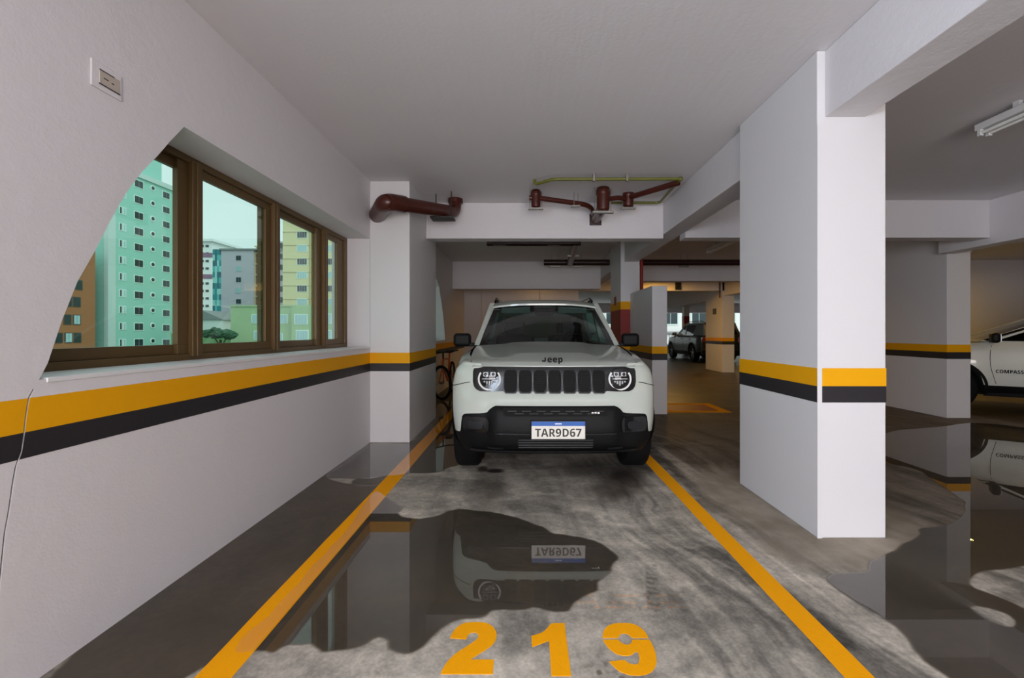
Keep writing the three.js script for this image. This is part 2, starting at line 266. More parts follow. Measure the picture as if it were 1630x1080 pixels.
const wallOutline = [[-ZB, 0], [-ZB, CH], [25.5, CH], [25.5, 0]].map((p) => [p[0], p[1]]);
part(wl, 'masonry', wallPanel(OX, WX - 0.03, wallOutline, [opening, opening2, rearSide]), M.wall);
// the plaster skin carries the settlement crack that starts at the window corner
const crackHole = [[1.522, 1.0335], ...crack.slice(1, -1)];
part(wl, 'plaster', wallPanel(WX - 0.03, WX, wallOutline, [opening.concat(crack.slice(1).reverse().slice(0, 0)), opening2, rearSide, crackHole.filter((p) => p[1] < 1.03)]), M.wall, 'white plaster with a thin crack below the window corner');
const crackAt = (y) => { for (let i = 0; i + 1 < crackLine.length; i++) if (y <= crackLine[i][1] && y >= crackLine[i + 1][1]) { const t = (crackLine[i][1] - y) / (crackLine[i][1] - crackLine[i + 1][1]); return crackLine[i][0] + t * (crackLine[i + 1][0] - crackLine[i][0]); } return 1.45; };
part(wl, 'crack_fill', wallPanel(WX - 0.029, WX - 0.004, crackHole.filter((p) => p[1] < 1.03).map((p) => [p[0] + (p[0] > crackAt(p[1]) ? -0.0004 : 0.0004), p[1]]), []), std(0x2e2a28, 0.95), 'dark filler for dirt and shade in the wall crack');  // dark filler strip: dirt plus painted-in shade of the narrow gap
for (const [name, y0, y1, m] of [['yellow_stripe', 0.862, 0.976, M.yellow], ['black_stripe', 0.775, 0.862, M.black]]) {
  const ys = [0, 0.25, 0.5, 0.75, 1].map((t) => y0 + t * (y1 - y0)), edge = (o) => ys.map((y) => [crackAt(y) + o, y]);
  part(wl, name, wallPanel(WX, WX + 0.0012, [[-ZB, y0], ...edge(-0.003), [-ZB, y1]], []), m);
  part(wl, name, wallPanel(WX, WX + 0.0012, [...edge(0.003).reverse(), [4.773, y0], [4.773, y1]].map((p) => p), []), m);
  part(wl, name, wallPanel(WX, WX + 0.0012, [[6.18, y0], [12.4, y0], [12.4, y1], [6.18, y1]], []), m);
}
structure('ceiling', bx(OX, GX, CH, CH + 0.25, ZF - 0.3, ZB + 0.3), M.ceiling, 'white painted concrete ceiling slab', 'ceiling');
structure('wall_right', bx(GX, GX + 0.2, -0.2, CH, ZF, ZB), M.wall, 'plain side wall of the garage', 'wall');
{ // wall behind the camera; its glowing panel is added for light
  const g = new THREE.Group(); g.name = numbered('wall_rear'); g.userData = { label: 'white wall behind the bay with an added glowing panel', category: 'wall', kind: 'structure' }; scene.add(g);
  part(g, 'masonry', merge([bx(OX, -0.9, 0, CH, 3.2, ZB), bx(2.5, GX, 0, CH, 3.2, ZB), bx(-0.9, 2.5, 0, 0.12, 3.2, ZB), bx(-0.9, 2.5, 2.22, CH, 3.2, ZB)]), M.wall);
  const glow = std(0xffffff, 0.6, 0, { emissive: 0xfff6f3, emissiveIntensity: 0.6 });
  part(g, 'added_glow_panel', bx(-0.9, 2.5, 0.12, 2.22, 3.22, 3.24), glow);  // added glowing panel that goes with the rear fill light
  const glow2 = std(0xffffff, 0.6, 0, { emissive: 0xdcecff, emissiveIntensity: 0.6 });
  part(wl, 'added_glow_panel', bx(-1.75, -1.73, 1.034, 2.2, 0.4, 2.9), glow2);  // added glowing panel in the outer wall, unseen, for the side fill
}
function stripes(parent, x0, x1, z0, z1, bands) {      // bands wrap a column 1.5 mm proud
  const e = 0.0015; for (const [n, m, y0, y1] of bands) part(parent, n, bx(x0 - e, x1 + e, y0, y1, z0 - e, z1 + e), m);
}
const usual = (o = 0) => [['yellow_stripe', M.yellow, 0.885 + o, 0.99 + o], ['black_stripe', M.black, 0.79 + o, 0.885 + o]];
function column(x0, x1, d0, d1, top, label, bands, name = 'concrete_column') {
  const g = new THREE.Group(); g.name = numbered(name); g.userData = { label, category: 'column', kind: 'structure' }; scene.add(g);
  part(g, 'shaft', bx(x0, x1, 0, top, -d1, -d0, 0.006), M.column);
  stripes(g, x0, x1, -d1, -d0, bands); return g;
}
column(WX, -1.254, 4.773, 6.18, CH, 'white wall pillar beside the window, striped yellow and black', [['yellow_stripe', M.yellow, 0.862, 0.976], ['black_stripe', M.black, 0.775, 0.862]], 'wall_pillar');
const mainCol = column(1.70, 2.10, 2.56, 3.486, CH, 'free standing white column with stripes next to the parking line', usual());
part(mainCol, 'chamfer', bx(1.699, 1.726, 0, 2.40, -2.5605, -2.556), M.column);
column(1.683, 2.02, 7.75, 8.66, CH, 'column painted red and yellow behind the low partition', [['yellow_stripe', M.yellow, 1.60, 1.74], ['red_band', M.red, 0.99, 1.60], ...usual()]);
column(5.88, 6.21, 6.13, 7.2, CH, 'broad white column in front of the second white car', usual(0.035));
column(5.87, 6.23, 13.1, 14.3, CH, 'far column with a small plate on its side', usual(0.04));
const farCol = column(7.95, 8.22, 22, 22.3, CH, 'thin far column with red and yellow bands by the railing', [['yellow_stripe', M.yellow, 1.35, 1.62], ['red_band', M.red, 1.62, 2.0]]);
{ const g = new THREE.Group(); g.name = numbered('partition_wall'); g.userData = { label: 'low white partition wall beside the white car', category: 'wall', kind: 'structure' }; scene.add(g);
  part(g, 'masonry', bx(1.85, 2.07, 0, 1.878, -7.75, -6.41, 0.006), M.column); stripes(g, 1.85, 2.07, -7.75, -6.41, usual()); }
function beam(x0, x1, y0, z0, z1, label) { const b = structure('ceiling_beam', bx(x0, x1, y0, CH, z0, z1, 0.006), M.ceiling, label, 'beam'); b.material = M.wall; return b; }
beam(1.745, 1.975, 2.453, -2.56, 3.2, 'ceiling beam running from the free column past the bay');
beam(1.75, 1.985, 2.44, -7.75, -3.486, 'ceiling beam between the free column and the red and yellow column');
beam(1.75, 1.985, 2.44, -13.1, -8.66, 'ceiling beam beyond the red and yellow column');
beam(-1.254, 1.75, 2.386, -5.77, -5.57, 'cross beam over the white car with a pipe hole');
beam(1.985, 5.76, 2.37, -5.65, -5.45, 'cross beam between the free column line and the broad column');
beam(5.76, 5.98, 2.29, -6.13, 3.2, 'long beam ending at the broad column');
beam(5.93, 6.15, 2.29, -13.1, -7.2, 'long beam between the broad column and the far column');
beam(WX, 1.75, 2.2, -10.45, -10.2, 'deep cross beam behind the white car');
beam(1.985, 5.9, 2.39, -10.5, -10.25, 'cross beam across the aisle under the dark pipe');
beam(1.3, 12, 2.43, -13.35, -13.1, 'far cross beam lit by the warm lamp');
beam(5.9, 6.2, 2.2, -25.2, -14.3, 'far long beam beyond the far column');
beam(1.3, GX, 2.3, -25.5, -25.2, 'edge beam above the open railing');
structure('wall_back', merge([bx(WX, 1.3, 0, CH, -12.65, -12.4), bx(1.3, 1.5, 0, CH, -25.5, -12.4)]), M.wall, 'dim back wall behind the white car', 'wall');
structure('trim_1', bx(WX, -1.22, 0, CH, -12.4, -12.2), M.wall, 'flat pilaster in the corner behind the white car', 'pilaster');
structure('wall_side', merge([bx(9.0, GX, 0, CH, -10.2, -10), bx(9.0, 9.2, 0, CH, -13.1, -10.2)]), M.wall, 'wall behind the second white car', 'wall');
structure('trim_2', bx(1.5, GX, 0, 0.45, -25.5, -25.3), M.wall, 'low kerb under the far railing', 'kerb');

// ---------------------------------------------------------------- the big window
{ const w = new THREE.Group(); w.name = 'window_1'; w.userData = { label: 'bronze sliding window with four panes cut by the curved wall', category: 'window', kind: 'structure' }; scene.add(w);
  const fx0 = -2.03, fx1 = -1.93, d0 = 1.35, d1 = 4.773;
  part(w, 'frame', merge([bx(fx0, fx1, 1.034, 1.075, -d1, -d0, 0.004), bx(fx0, fx1, 2.175, 2.215, -d1, -d0, 0.004), bx(fx0, fx1, 1.075, 2.175, -d1, -d1 + 0.07, 0.004), bx(fx0, fx1, 1.075, 2.175, -d0 - 0.05, -d0, 0.004)]), M.bronze);
  part(w, 'sill', bx(-1.93, WX + 0.004, 1.022, 1.04, -d1, -1.548, 0.003), M.white, 'white painted sill');
  const sashes = [[1.40, 2.53, -1.965, 0.055, 0.03], [2.46, 3.37, -1.945, 0.12, 0.075], [3.27, 4.20, -1.965, 0.11, 0.10], [4.10, 4.703, -1.945, 0.14, 0.15]];
  for (const [a, b, x, l, r] of sashes) {
    const s = new THREE.Group(); s.name = 'sash'; w.add(s);
    part(s, 'rail', bx(x - 0.03, x, 1.075, 1.13, -b, -a, 0.003), M.bronze); part(s, 'rail', bx(x - 0.03, x, 2.125, 2.175, -b, -a, 0.003), M.bronze);
    part(s, 'stile', bx(x - 0.03, x, 1.13, 2.125, -a - l, -a, 0.003), M.bronze); part(s, 'stile', bx(x - 0.03, x, 1.13, 2.125, -b, -b + r, 0.003), M.bronze);
    part(s, 'pane', bx(x - 0.017, x - 0.013, 1.12, 2.135, -b + r * 0.8, -a - l * 0.8), M.pane);
  }
  for (const d of [2.575, 3.40, 4.235]) part(w, 'mullion', merge([bx(-1.945, -1.915, 1.06, 2.19, -d - 0.04, -d + 0.04, 0.004), bx(-1.92, -1.908, 1.06, 2.19, -d - 0.012, -d + 0.012, 0.003)]), M.bronze);
  const w2 = new THREE.Group(); w2.name = 'window_2'; w2.userData = { label: 'bronze window with a rounded end behind the wall pillar', category: 'window', kind: 'structure' }; scene.add(w2);
  part(w2, 'frame', merge([bx(fx0, fx1, 1.034, 1.10, -9.3, -6.25, 0.004), bx(fx0, fx1, 2.15, 2.215, -9.3, -6.25, 0.004), bx(fx0, fx1, 1.1, 2.15, -6.35, -6.25, 0.004), bx(fx0, fx1, 1.1, 2.15, -9.3, -9.2, 0.004), bx(fx0, fx1, 1.1, 2.15, -7.8, -7.7, 0.004)]), M.bronze);
  part(w2, 'pane', bx(-1.99, -1.985, 1.09, 2.16, -7.72, -6.3), M.pane); part(w2, 'pane', bx(-1.99, -1.985, 1.09, 2.16, -9.25, -7.78), M.pane);
}
{ // blanked electrical box on the left wall
  const t = thing('electrical_box_cover', 'small white cover plate with a worn beige insert high on the wall', 'box', [WX, 2.21, -1.765]);
  part(t, 'cover', bx(0, 0.006, -0.05, 0.055, -0.066, 0.062, 0.002), M.wall); part(t, 'insert', bx(0.002, 0.0085, -0.028, 0.03, -0.055, 0.032, 0.002), M.beige);
  part(t, 'slot', merge([bx(0.007, 0.0092, 0.026, 0.030, -0.03, 0.032), bx(0.007, 0.0092, -0.03, -0.026, -0.056, 0.034), bx(0.007, 0.0092, -0.001, 0.003, -0.004, 0.016), bx(0.007, 0.0092, -0.003, 0.001, -0.028, -0.018)]), M.darkSteel);
}

// ---------------------------------------------------------------- pipes and fittings
{ const t = thing('drain_pipe', 'thick brown drain pipe crossing the top of the wall pillar', 'pipe');
  const A = V(-0.86, 2.665, -5.38), B = V(-1.375, 2.485, -4.33), C = V(-1.61, 2.475, -4.79);
  part(t, 'pipe', pipe([V(-0.86, CH, -5.42), A, B], 0.075, 0.11, 20), M.brownPipe);
  part(t, 'elbow', pipe([B.clone().lerp(A, 0.22), B, C], 0.088, 0.12, 20), M.brownPipe);
  part(t, 'collar', rod(V(-0.86, CH, -5.42), V(-0.86, CH - 0.05, -5.42), 0.092, 0.092, 20), M.brownPipe);
  part(t, 'hanger', merge([rod(V(-0.86, 2.53, -5.12), V(-0.86, CH, -5.12), 0.006), rod(V(-1.06, 2.53, -5.22), V(-1.06, CH, -5.22), 0.006), bx(-1.10, -0.83, 2.52, 2.545, -5.25, -5.08, 0.004)]), M.darkSteel);
}
{ const t = thing('waste_pipe_cluster', 'brown waste pipes with three traps hung from the ceiling above the white car', 'pipe');
  const L = at(853, 318, 5.08), C = at(960, 318, 4.99), R = at(1000, 318, 5.2), J = at(948, 350, 5.56);
  const trap = (c, r, h, top) => { const pts = [[0, -h / 2], [r * 0.8, -h / 2], [r, -h / 2 + 0.02], [r, h * 0.2], [r * 1.12, h * 0.22], [r * 1.12, h * 0.4], [r, h * 0.42], [r, h / 2], [0, h / 2]].map((p) => new THREE.Vector2(p[0], p[1])); const g = new THREE.LatheGeometry(pts, 18); g.translate(c.x, c.y, c.z); part(t, 'trap', merge([g, rod(V(c.x, c.y + h * 0.4, c.z), V(c.x, CH, c.z), r * 0.85, r * 0.85, 16)]), M.brownPipe); };
  trap(L, 0.055, 0.20); trap(C, 0.072, 0.26); trap(R, 0.062, 0.18);
  part(t, 'pipe', pipe([V(L.x - 0.08, L.y + 0.02, L.z), V(L.x + 0.02, L.y + 0.02, L.z), at(940, 327, 5.25), J], 0.03, 0.12), M.brownPipe);
  part(t, 'pipe', pipe([C, at(985, 315, 5.1), R], 0.03, 0.05), M.brownPipe);
  part(t, 'pipe', pipe([V(R.x, R.y + 0.02, R.z), at(1010, 312, 5.1), at(1080, 291, 4.63)], 0.032, 0.05), M.brownPipe);
  part(t, 'main_pipe', pipe([C, at(957, 335, 5.2), J.clone().add(V(0, 0, -0.1))], 0.06, 0.06), M.brownPipe);
  part(t, 'wall_sleeve', bx(J.x - 0.075, J.x + 0.075, J.y - 0.07, J.y + 0.075, -5.575, -5.562), M.darkPipe, 'dark square pipe hole in the beam');
  for (const [p, s] of [[L, 0.10], [C, 0.14], [R, 0.1]]) part(t, 'hanger', merge([rod(V(p.x - s * 0.7, p.y - s, p.z + 0.02), V(p.x - s * 0.7, CH, p.z + 0.02), 0.004), rod(V(p.x + s * 0.7, p.y - s, p.z - 0.05), V(p.x + s * 0.7, CH, p.z - 0.05), 0.004), bx(p.x - s * 0.85, p.x + s * 0.85, p.y - s - 0.015, p.y - s + 0.005, p.z - 0.03, p.z + 0.03)]), M.steel);
  const q = at(920, 324, 5.2); part(t, 'hanger', merge([rod(V(q.x, q.y - 0.04, q.z), V(q.x, CH, q.z), 0.004), rod(V(q.x - 0.05, q.y - 0.04, q.z + 0.04), V(q.x - 0.05, CH, q.z + 0.04), 0.004), bx(q.x - 0.08, q.x + 0.02, q.y - 0.05, q.y - 0.035, q.z - 0.02, q.z + 0.06)]), M.steel);
}
{ const t = thing('gas_pipe', 'thin yellow green gas pipe looping on the ceiling around the waste pipes', 'pipe');
  const y = 2.785, P = (px, py) => { const d = (y - EYE) * FOCAL / (VY - py); return V((px - VX) * d / FOCAL, y, -d); };
  part(t, 'pipe', pipe([V(P(851, 294).x, CH - 0.003, P(851, 294).z), P(851, 294), P(880, 285.5), P(1083, 285), P(1050, 323), P(972, 323)], 0.016, 0.05), M.gasPipe);
  for (const [px, py] of [[945, 285.3], [998, 285.2]]) { const c = P(px, py); part(t, 'clip', merge([bx(c.x - 0.012, c.x + 0.012, y - 0.024, CH - 0.003, c.z - 0.022, c.z + 0.022, 0.003)]), M.steel); }
  const e = P(1083, 285); part(t, 'elbow', new THREE.SphereGeometry(0.026, 12, 8).translate(e.x, e.y, e.z), M.gasPipe);
}
{ const t = thing('overhead_drain', 'dark pipes under the ceiling behind the cross beam', 'pipe');
  part(t, 'pipe', pipe([V(-0.6, 2.6, -6.9), V(0.87, 2.6, -6.9)], 0.05), M.darkPipe); part(t, 'pipe', pipe([V(0.8, 2.6, -6.8), V(0.93, 2.63, -9.15)], 0.065), M.brownPipe);
  part(t, 'pipe', pipe([V(0.39, 2.65, -9.15), V(5.7, 2.65, -9.15)], 0.062), M.darkPipe);
  for (const [x, z] of [[-0.4, -6.9], [0.45, -6.9], [0.62, -9.15], [1.1, -9.15], [3.3, -9.15], [0.86, -7.9]]) part(t, 'hanger', merge([rod(V(x - 0.07, 2.57, z), V(x - 0.07, CH, z), 0.005), rod(V(x + 0.07, 2.57, z), V(x + 0.07, CH, z), 0.005), bx(x - 0.1, x + 0.1, 2.555, 2.575, z - 0.03, z + 0.03)]), M.steel);
}
solo('fire_riser', rod(V(2.09, 0, -7.9), V(2.09, CH, -7.9), 0.03), M.red, 'red fire pipe rising beside the red and yellow column', 'pipe');
solo('fire_sign', bx(1.676, 1.683, 1.70, 1.86, -8.3, -8.12, 0.002), M.red, 'small red plate on the red and yellow column', 'sign');
solo('column_plate', bx(5.862, 5.87, 1.75, 1.93, -13.75, -13.5, 0.003), std(0x5c5130, 0.5), 'small dark plate on the far column', 'sign');
solo('exit_sign', bx(4.46, 4.63, 2.46, 2.70, -13.1, -13.04, 0.01), std(0x1c1a14, 0.4), 'dark box mounted on the far lit cross beam', 'sign');
solo('conduit', rod(V(5.78, 2.22, -13.06), V(5.78, 2.70, -13.06), 0.02), M.darkPipe, 'short dark pipe beside the head of the far column', 'pipe');
{ const t = thing('railing', 'pale metal railing along the open far edge', 'railing', [0, 0.45, -25.4]);
  part(t, 'top_rail', bx(1.5, 13.9, 0.62, 0.66, -0.02, 0.02), M.steel); part(t, 'bottom_rail', bx(1.5, 13.9, 0.04, 0.07, -0.02, 0.02), M.steel);
  const g = bx(-0.012, 0.012, 0, 0.62, -0.012, 0.012); for (let x = 1.6; x < 13.9; x += 0.16) { const b = part(t, 'baluster', g, M.steel); b.position.x = x; } }
function batten(x, y, z0, z1, label, lit, color, power) {   // twin tube fitting running away from the camera
  const g = thing('fluorescent_fitting', label, 'lamp', [x, y, (z0 + z1) / 2], 0, undefined), L = Math.abs(z1 - z0) / 2;
  part(g, 'channel', bx(-0.05, 0.05, 0.0, 0.05, -L, L, 0.006), M.white); for (const s of [-1, 1]) part(g, 'stem', bx(-0.015, 0.015, 0.05, CH - y, s * L * 0.6 - 0.02, s * L * 0.6 + 0.02), M.white);
  const tm = lit ? std(0xffffff, 0.4, 0, { emissive: color, emissiveIntensity: 1.5 }) : M.tube;
  for (const s of [-1, 1]) { part(g, 'tube', rod(V(s * 0.032, -0.025, -L + 0.03), V(s * 0.032, -0.025, L - 0.03), 0.013), tm); for (const e of [-1, 1]) part(g, 'lamp_holder', bx(s * 0.032 - 0.014, s * 0.032 + 0.014, -0.045, 0.0, e * (L - 0.03) - 0.012, e * (L - 0.03) + 0.012), M.white); }
  if (lit) rectLight('fitting_light', x, y - 0.05, (z0 + z1) / 2, 0.12, 2 * L, x, 0, (z0 + z1) / 2 + 0.0001, color, power);
  return g;
}
batten(3.5, 2.74, -3.38, -2.1, 'unlit twin tube ceiling lamp beyond the free column', false);
batten(3.5, 2.74, -8.4, -7.2, 'unlit twin tube ceiling lamp above the dark aisle', false);
batten(3.9, 2.74, -12.6, -11.4, 'warm ceiling lamp between the two far cross beams', true, 0xffbe50, 100);
batten(8.3, 2.74, -9.4, -8.2, 'warm ceiling lamp above the second white car', true, 0xf0c048, 80);
batten(8.2, 2.74, -5.2, -4.0, 'warm ceiling lamp over the right hand aisle', true, 0xffd296, 26);
batten(7.8, 2.74, -17.6, -16.4, 'warm ceiling lamp above the dark car', true, 0xffd690, 50);
batten(0.4, 2.74, -12.0, -10.8, 'added fill lamp hidden behind the deep cross beam', true, 0xffc878, 5);  // added to fill the second bay, kept out of sight by the beam

// ---------------------------------------------------------------- cars
const font = await new FontLoader().loadAsync('fonts/droid/droid_sans_bold.typeface.json');
const letters = (s, size, depth) => { const g = new TextGeometry(s, { font, size, depth, curveSegments: 4, bevelEnabled: false }); g.computeBoundingBox(); const b = g.boundingBox; g.translate(-(b.min.x + b.max.x) / 2, -(b.min.y + b.max.y) / 2, 0); return g; };
const K = {
  trim: phys(0x0c0d0e, 0.55, { specularIntensity: 0.45 }), gloss: phys(0x0c0d0f, 0.18, { clearcoat: 0.6, clearcoatRoughness: 0.1 }), rubber: phys(0x0b0b0c, 0.8, { specularIntensity: 0.4 }), gap: std(0x0a0a0a, 0.9),
  glass: phys(0x9fb5b0, 0.0, { transmission: 1, thickness: 0, ior: 1.5 }), tint: phys(0x3a4442, 0.0, { transmission: 1, thickness: 0, ior: 1.5 }),
  rim: std(0x8e9092, 0.35, 0.8), chrome: std(0xdadde0, 0.15, 1), bezel: std(0x7c8084, 0.28, 0.9), drl: std(0xf4f4f2, 0.3), inner: std(0x1b1c1e, 0.8), liner: std(0x8f9694, 0.9),
  tail: phys(0x8a0d0a, 0.15, { clearcoat: 1 }), lens: phys(0xffffff, 0.02, { transmission: 1, thickness: 0, ior: 1.45 }), satin: std(0x26282b, 0.35, 0.3),
};
const Ff = tab([[0.25, 0.58], [0.30, 0.63], [0.36, 0.655], [0.46, 0.668], [0.56, 0.655], [0.63, 0.64], [0.68, 0.628], [0.74, 0.595], [0.83, 0.578], [0.90, 0.566], [0.935, 0.545]]);
const Wf = tab([[0.25, 0.745], [0.33, 0.79], [0.45, 0.815], [0.60, 0.828], [0.75, 0.83], [0.84, 0.82], [0.90, 0.80], [0.935, 0.772]]);
const ZC = 0.30, NP = 3.3;
const frontZ = (x, y) => ZC + (Ff(y) - ZC) * Math.pow(Math.max(0, 1 - Math.pow(Math.min(1, Math.abs(x) / Wf(y)), NP)), 1 / NP) + 0.03 * smooth(0.54, 0.44, Math.abs(x)) * smooth(0.26, 0.34, y) * smooth(0.66, 0.6, y);
const fasciaPt = (phi, y) => { const W = Wf(y), s = Math.sin(phi), c = Math.cos(phi), x = W * Math.sign(s) * Math.pow(Math.abs(s), 2 / NP); return [x, y, Math.abs(phi) > 1.3 ? ZC + (Ff(y) - ZC) * Math.pow(Math.max(0, c), 2 / NP) : frontZ(x, y)]; };
function frontPanel(x0, x1, lo, hi, off, thick, nx = 40, ny = 6) {       // plate lying on the curved nose
  const f = (u, v) => { const x = x0 + u * (x1 - x0), a = lo(x), b = hi(x), y = a + v * (b - a); return [x, y, frontZ(x, y) + off]; };
  return slab(nx, ny, f, [0, 0, -thick]);
}
const roundLo = (x0, x1, y, r) => (x) => { const e = Math.min(x - x0, x1 - x); return e >= r ? y : y + r - Math.sqrt(Math.max(0, r * r - (r - e) ** 2)); };
const roundHi = (x0, x1, y, r) => (x) => { const e = Math.min(x - x0, x1 - x); return e >= r ? y : y - r + Math.sqrt(Math.max(0, r * r - (r - e) ** 2)); };
const edges = (x0, x1, y0, y1, r) => [roundLo(x0, x1, y0, r), roundHi(x0, x1, y1, r)];
const ybd = tab([[0, 0.635], [0.455, 0.635], [0.475, 0.628], [0.51, 0.602], [0.53, 0.58], [0.705, 0.562], [0.73, 0.54], [0.752, 0.44], [0.765, 0.415], [0.95, 0.41]]);
const hoodHalf = tab([[-0.66, 0.735], [-0.3, 0.728], [0.1, 0.705], [0.4, 0.67], [0.56, 0.635]]);
function hoodPt(u, v) {                                // u across, v from nose to cowl
  const x0 = (2 * u - 1), zb = -0.66 + 0.08 * x0 * x0, zr = 0.556 - 0.03 * x0 * x0, z = zr + v * (zb - zr), hw = hoodHalf(z), x = x0 * hw;
  const y = 0.932 + 0.035 * (1 - Math.exp(-v * 16)) + 0.118 * v - 0.025 * x0 * x0 * (0.3 + 0.7 * v) + 0.014 * smooth(0.62, 0.48, Math.abs(x0) + 0.12 * (1 - v)) * smooth(0.1, 0.35, v);
  return [x, y, z];
}
function sideProfile(z, P) {                           // list of (x, y) from the sill up to the hood edge or the belt line
  const cab = smooth(-0.55, -0.85, z), end = 1 - 0.10 * smooth(P.rear + 0.5, P.rear, z);
  const hw = hoodHalf(z), hy = 0.932 + 0.035 + 0.118 * clamp((0.55 - z) / 1.2, 0, 1) - 0.02;
  const mix = (a, b) => a + (b - a) * cab, fb = smooth(0.3, -0.2, z);
  return [[0.79, 0.27], [0.85, 0.36], [0.875, 0.45], [0.886, 0.60], [0.89, 0.75], [mix(0.878, 0.886), 0.85], [mix(0.85 + 0.018 * fb, 0.872), mix(0.91 + 0.015 * fb, 0.94)], [mix(0.80 + 0.04 * fb, 0.845), mix(0.955 + 0.035 * fb, 1.02)], [mix((hw + 0.006) / 0.95, 0.80), mix(hy + 0.005 * fb, 1.06)]].map((p) => [p[0] * end * (0.933 + 0.037 * smooth(0.3, 0.0, z) - 0.012 * smooth(-0.3, -0.7, z)), p[1]]);
}
function sideX(y, z, P) { const pr = sideProfile(z, P); return tab(pr.map((p) => [p[1], p[0]]))(y); }
const ARCH = 0.395, WR = 0.345;
function wheel(parent, x, z, P, name = 'wheel') {
  const g = new THREE.Group(); g.name = name; g.position.set(x, WR, z); parent.add(g); const s = Math.sign(x);
  const prof = [[0.22, -0.10], [0.30, -0.105], [0.325, -0.10], [0.343, -0.08], [0.345, -0.04], [0.345, 0.04], [0.343, 0.08], [0.325, 0.10], [0.30, 0.105], [0.22, 0.10]].map((p) => new THREE.Vector2(p[0], p[1]));
  const tyre = new THREE.LatheGeometry(prof, 40); tyre.rotateZ(Math.PI / 2); part(g, 'tyre', tyre, K.rubber);
  const rim = new THREE.LatheGeometry([[0.0, 0.02], [0.05, 0.03], [0.19, 0.03], [0.2, 0.085], [0.225, 0.09], [0.225, -0.09], [0.0, -0.09]].map((p) => new THREE.Vector2(p[0], p[1])), 32); rim.rotateZ(-s * Math.PI / 2); const r = part(g, 'rim', rim, K.satin);
  for (let k = 0; k < 5; k++) { const b = bx(0.05 * s, 0.085 * s, 0.02, 0.21, -0.022, 0.022, 0.006); b.rotateX(k * 2 * Math.PI / 5); part(r, 'spoke', b, P.rim || K.rim); }
  part(r, 'hub_cap', rod(V(0.04 * s, 0, 0), V(0.09 * s, 0, 0), 0.05, 0.04, 20), P.rim || K.rim);
}
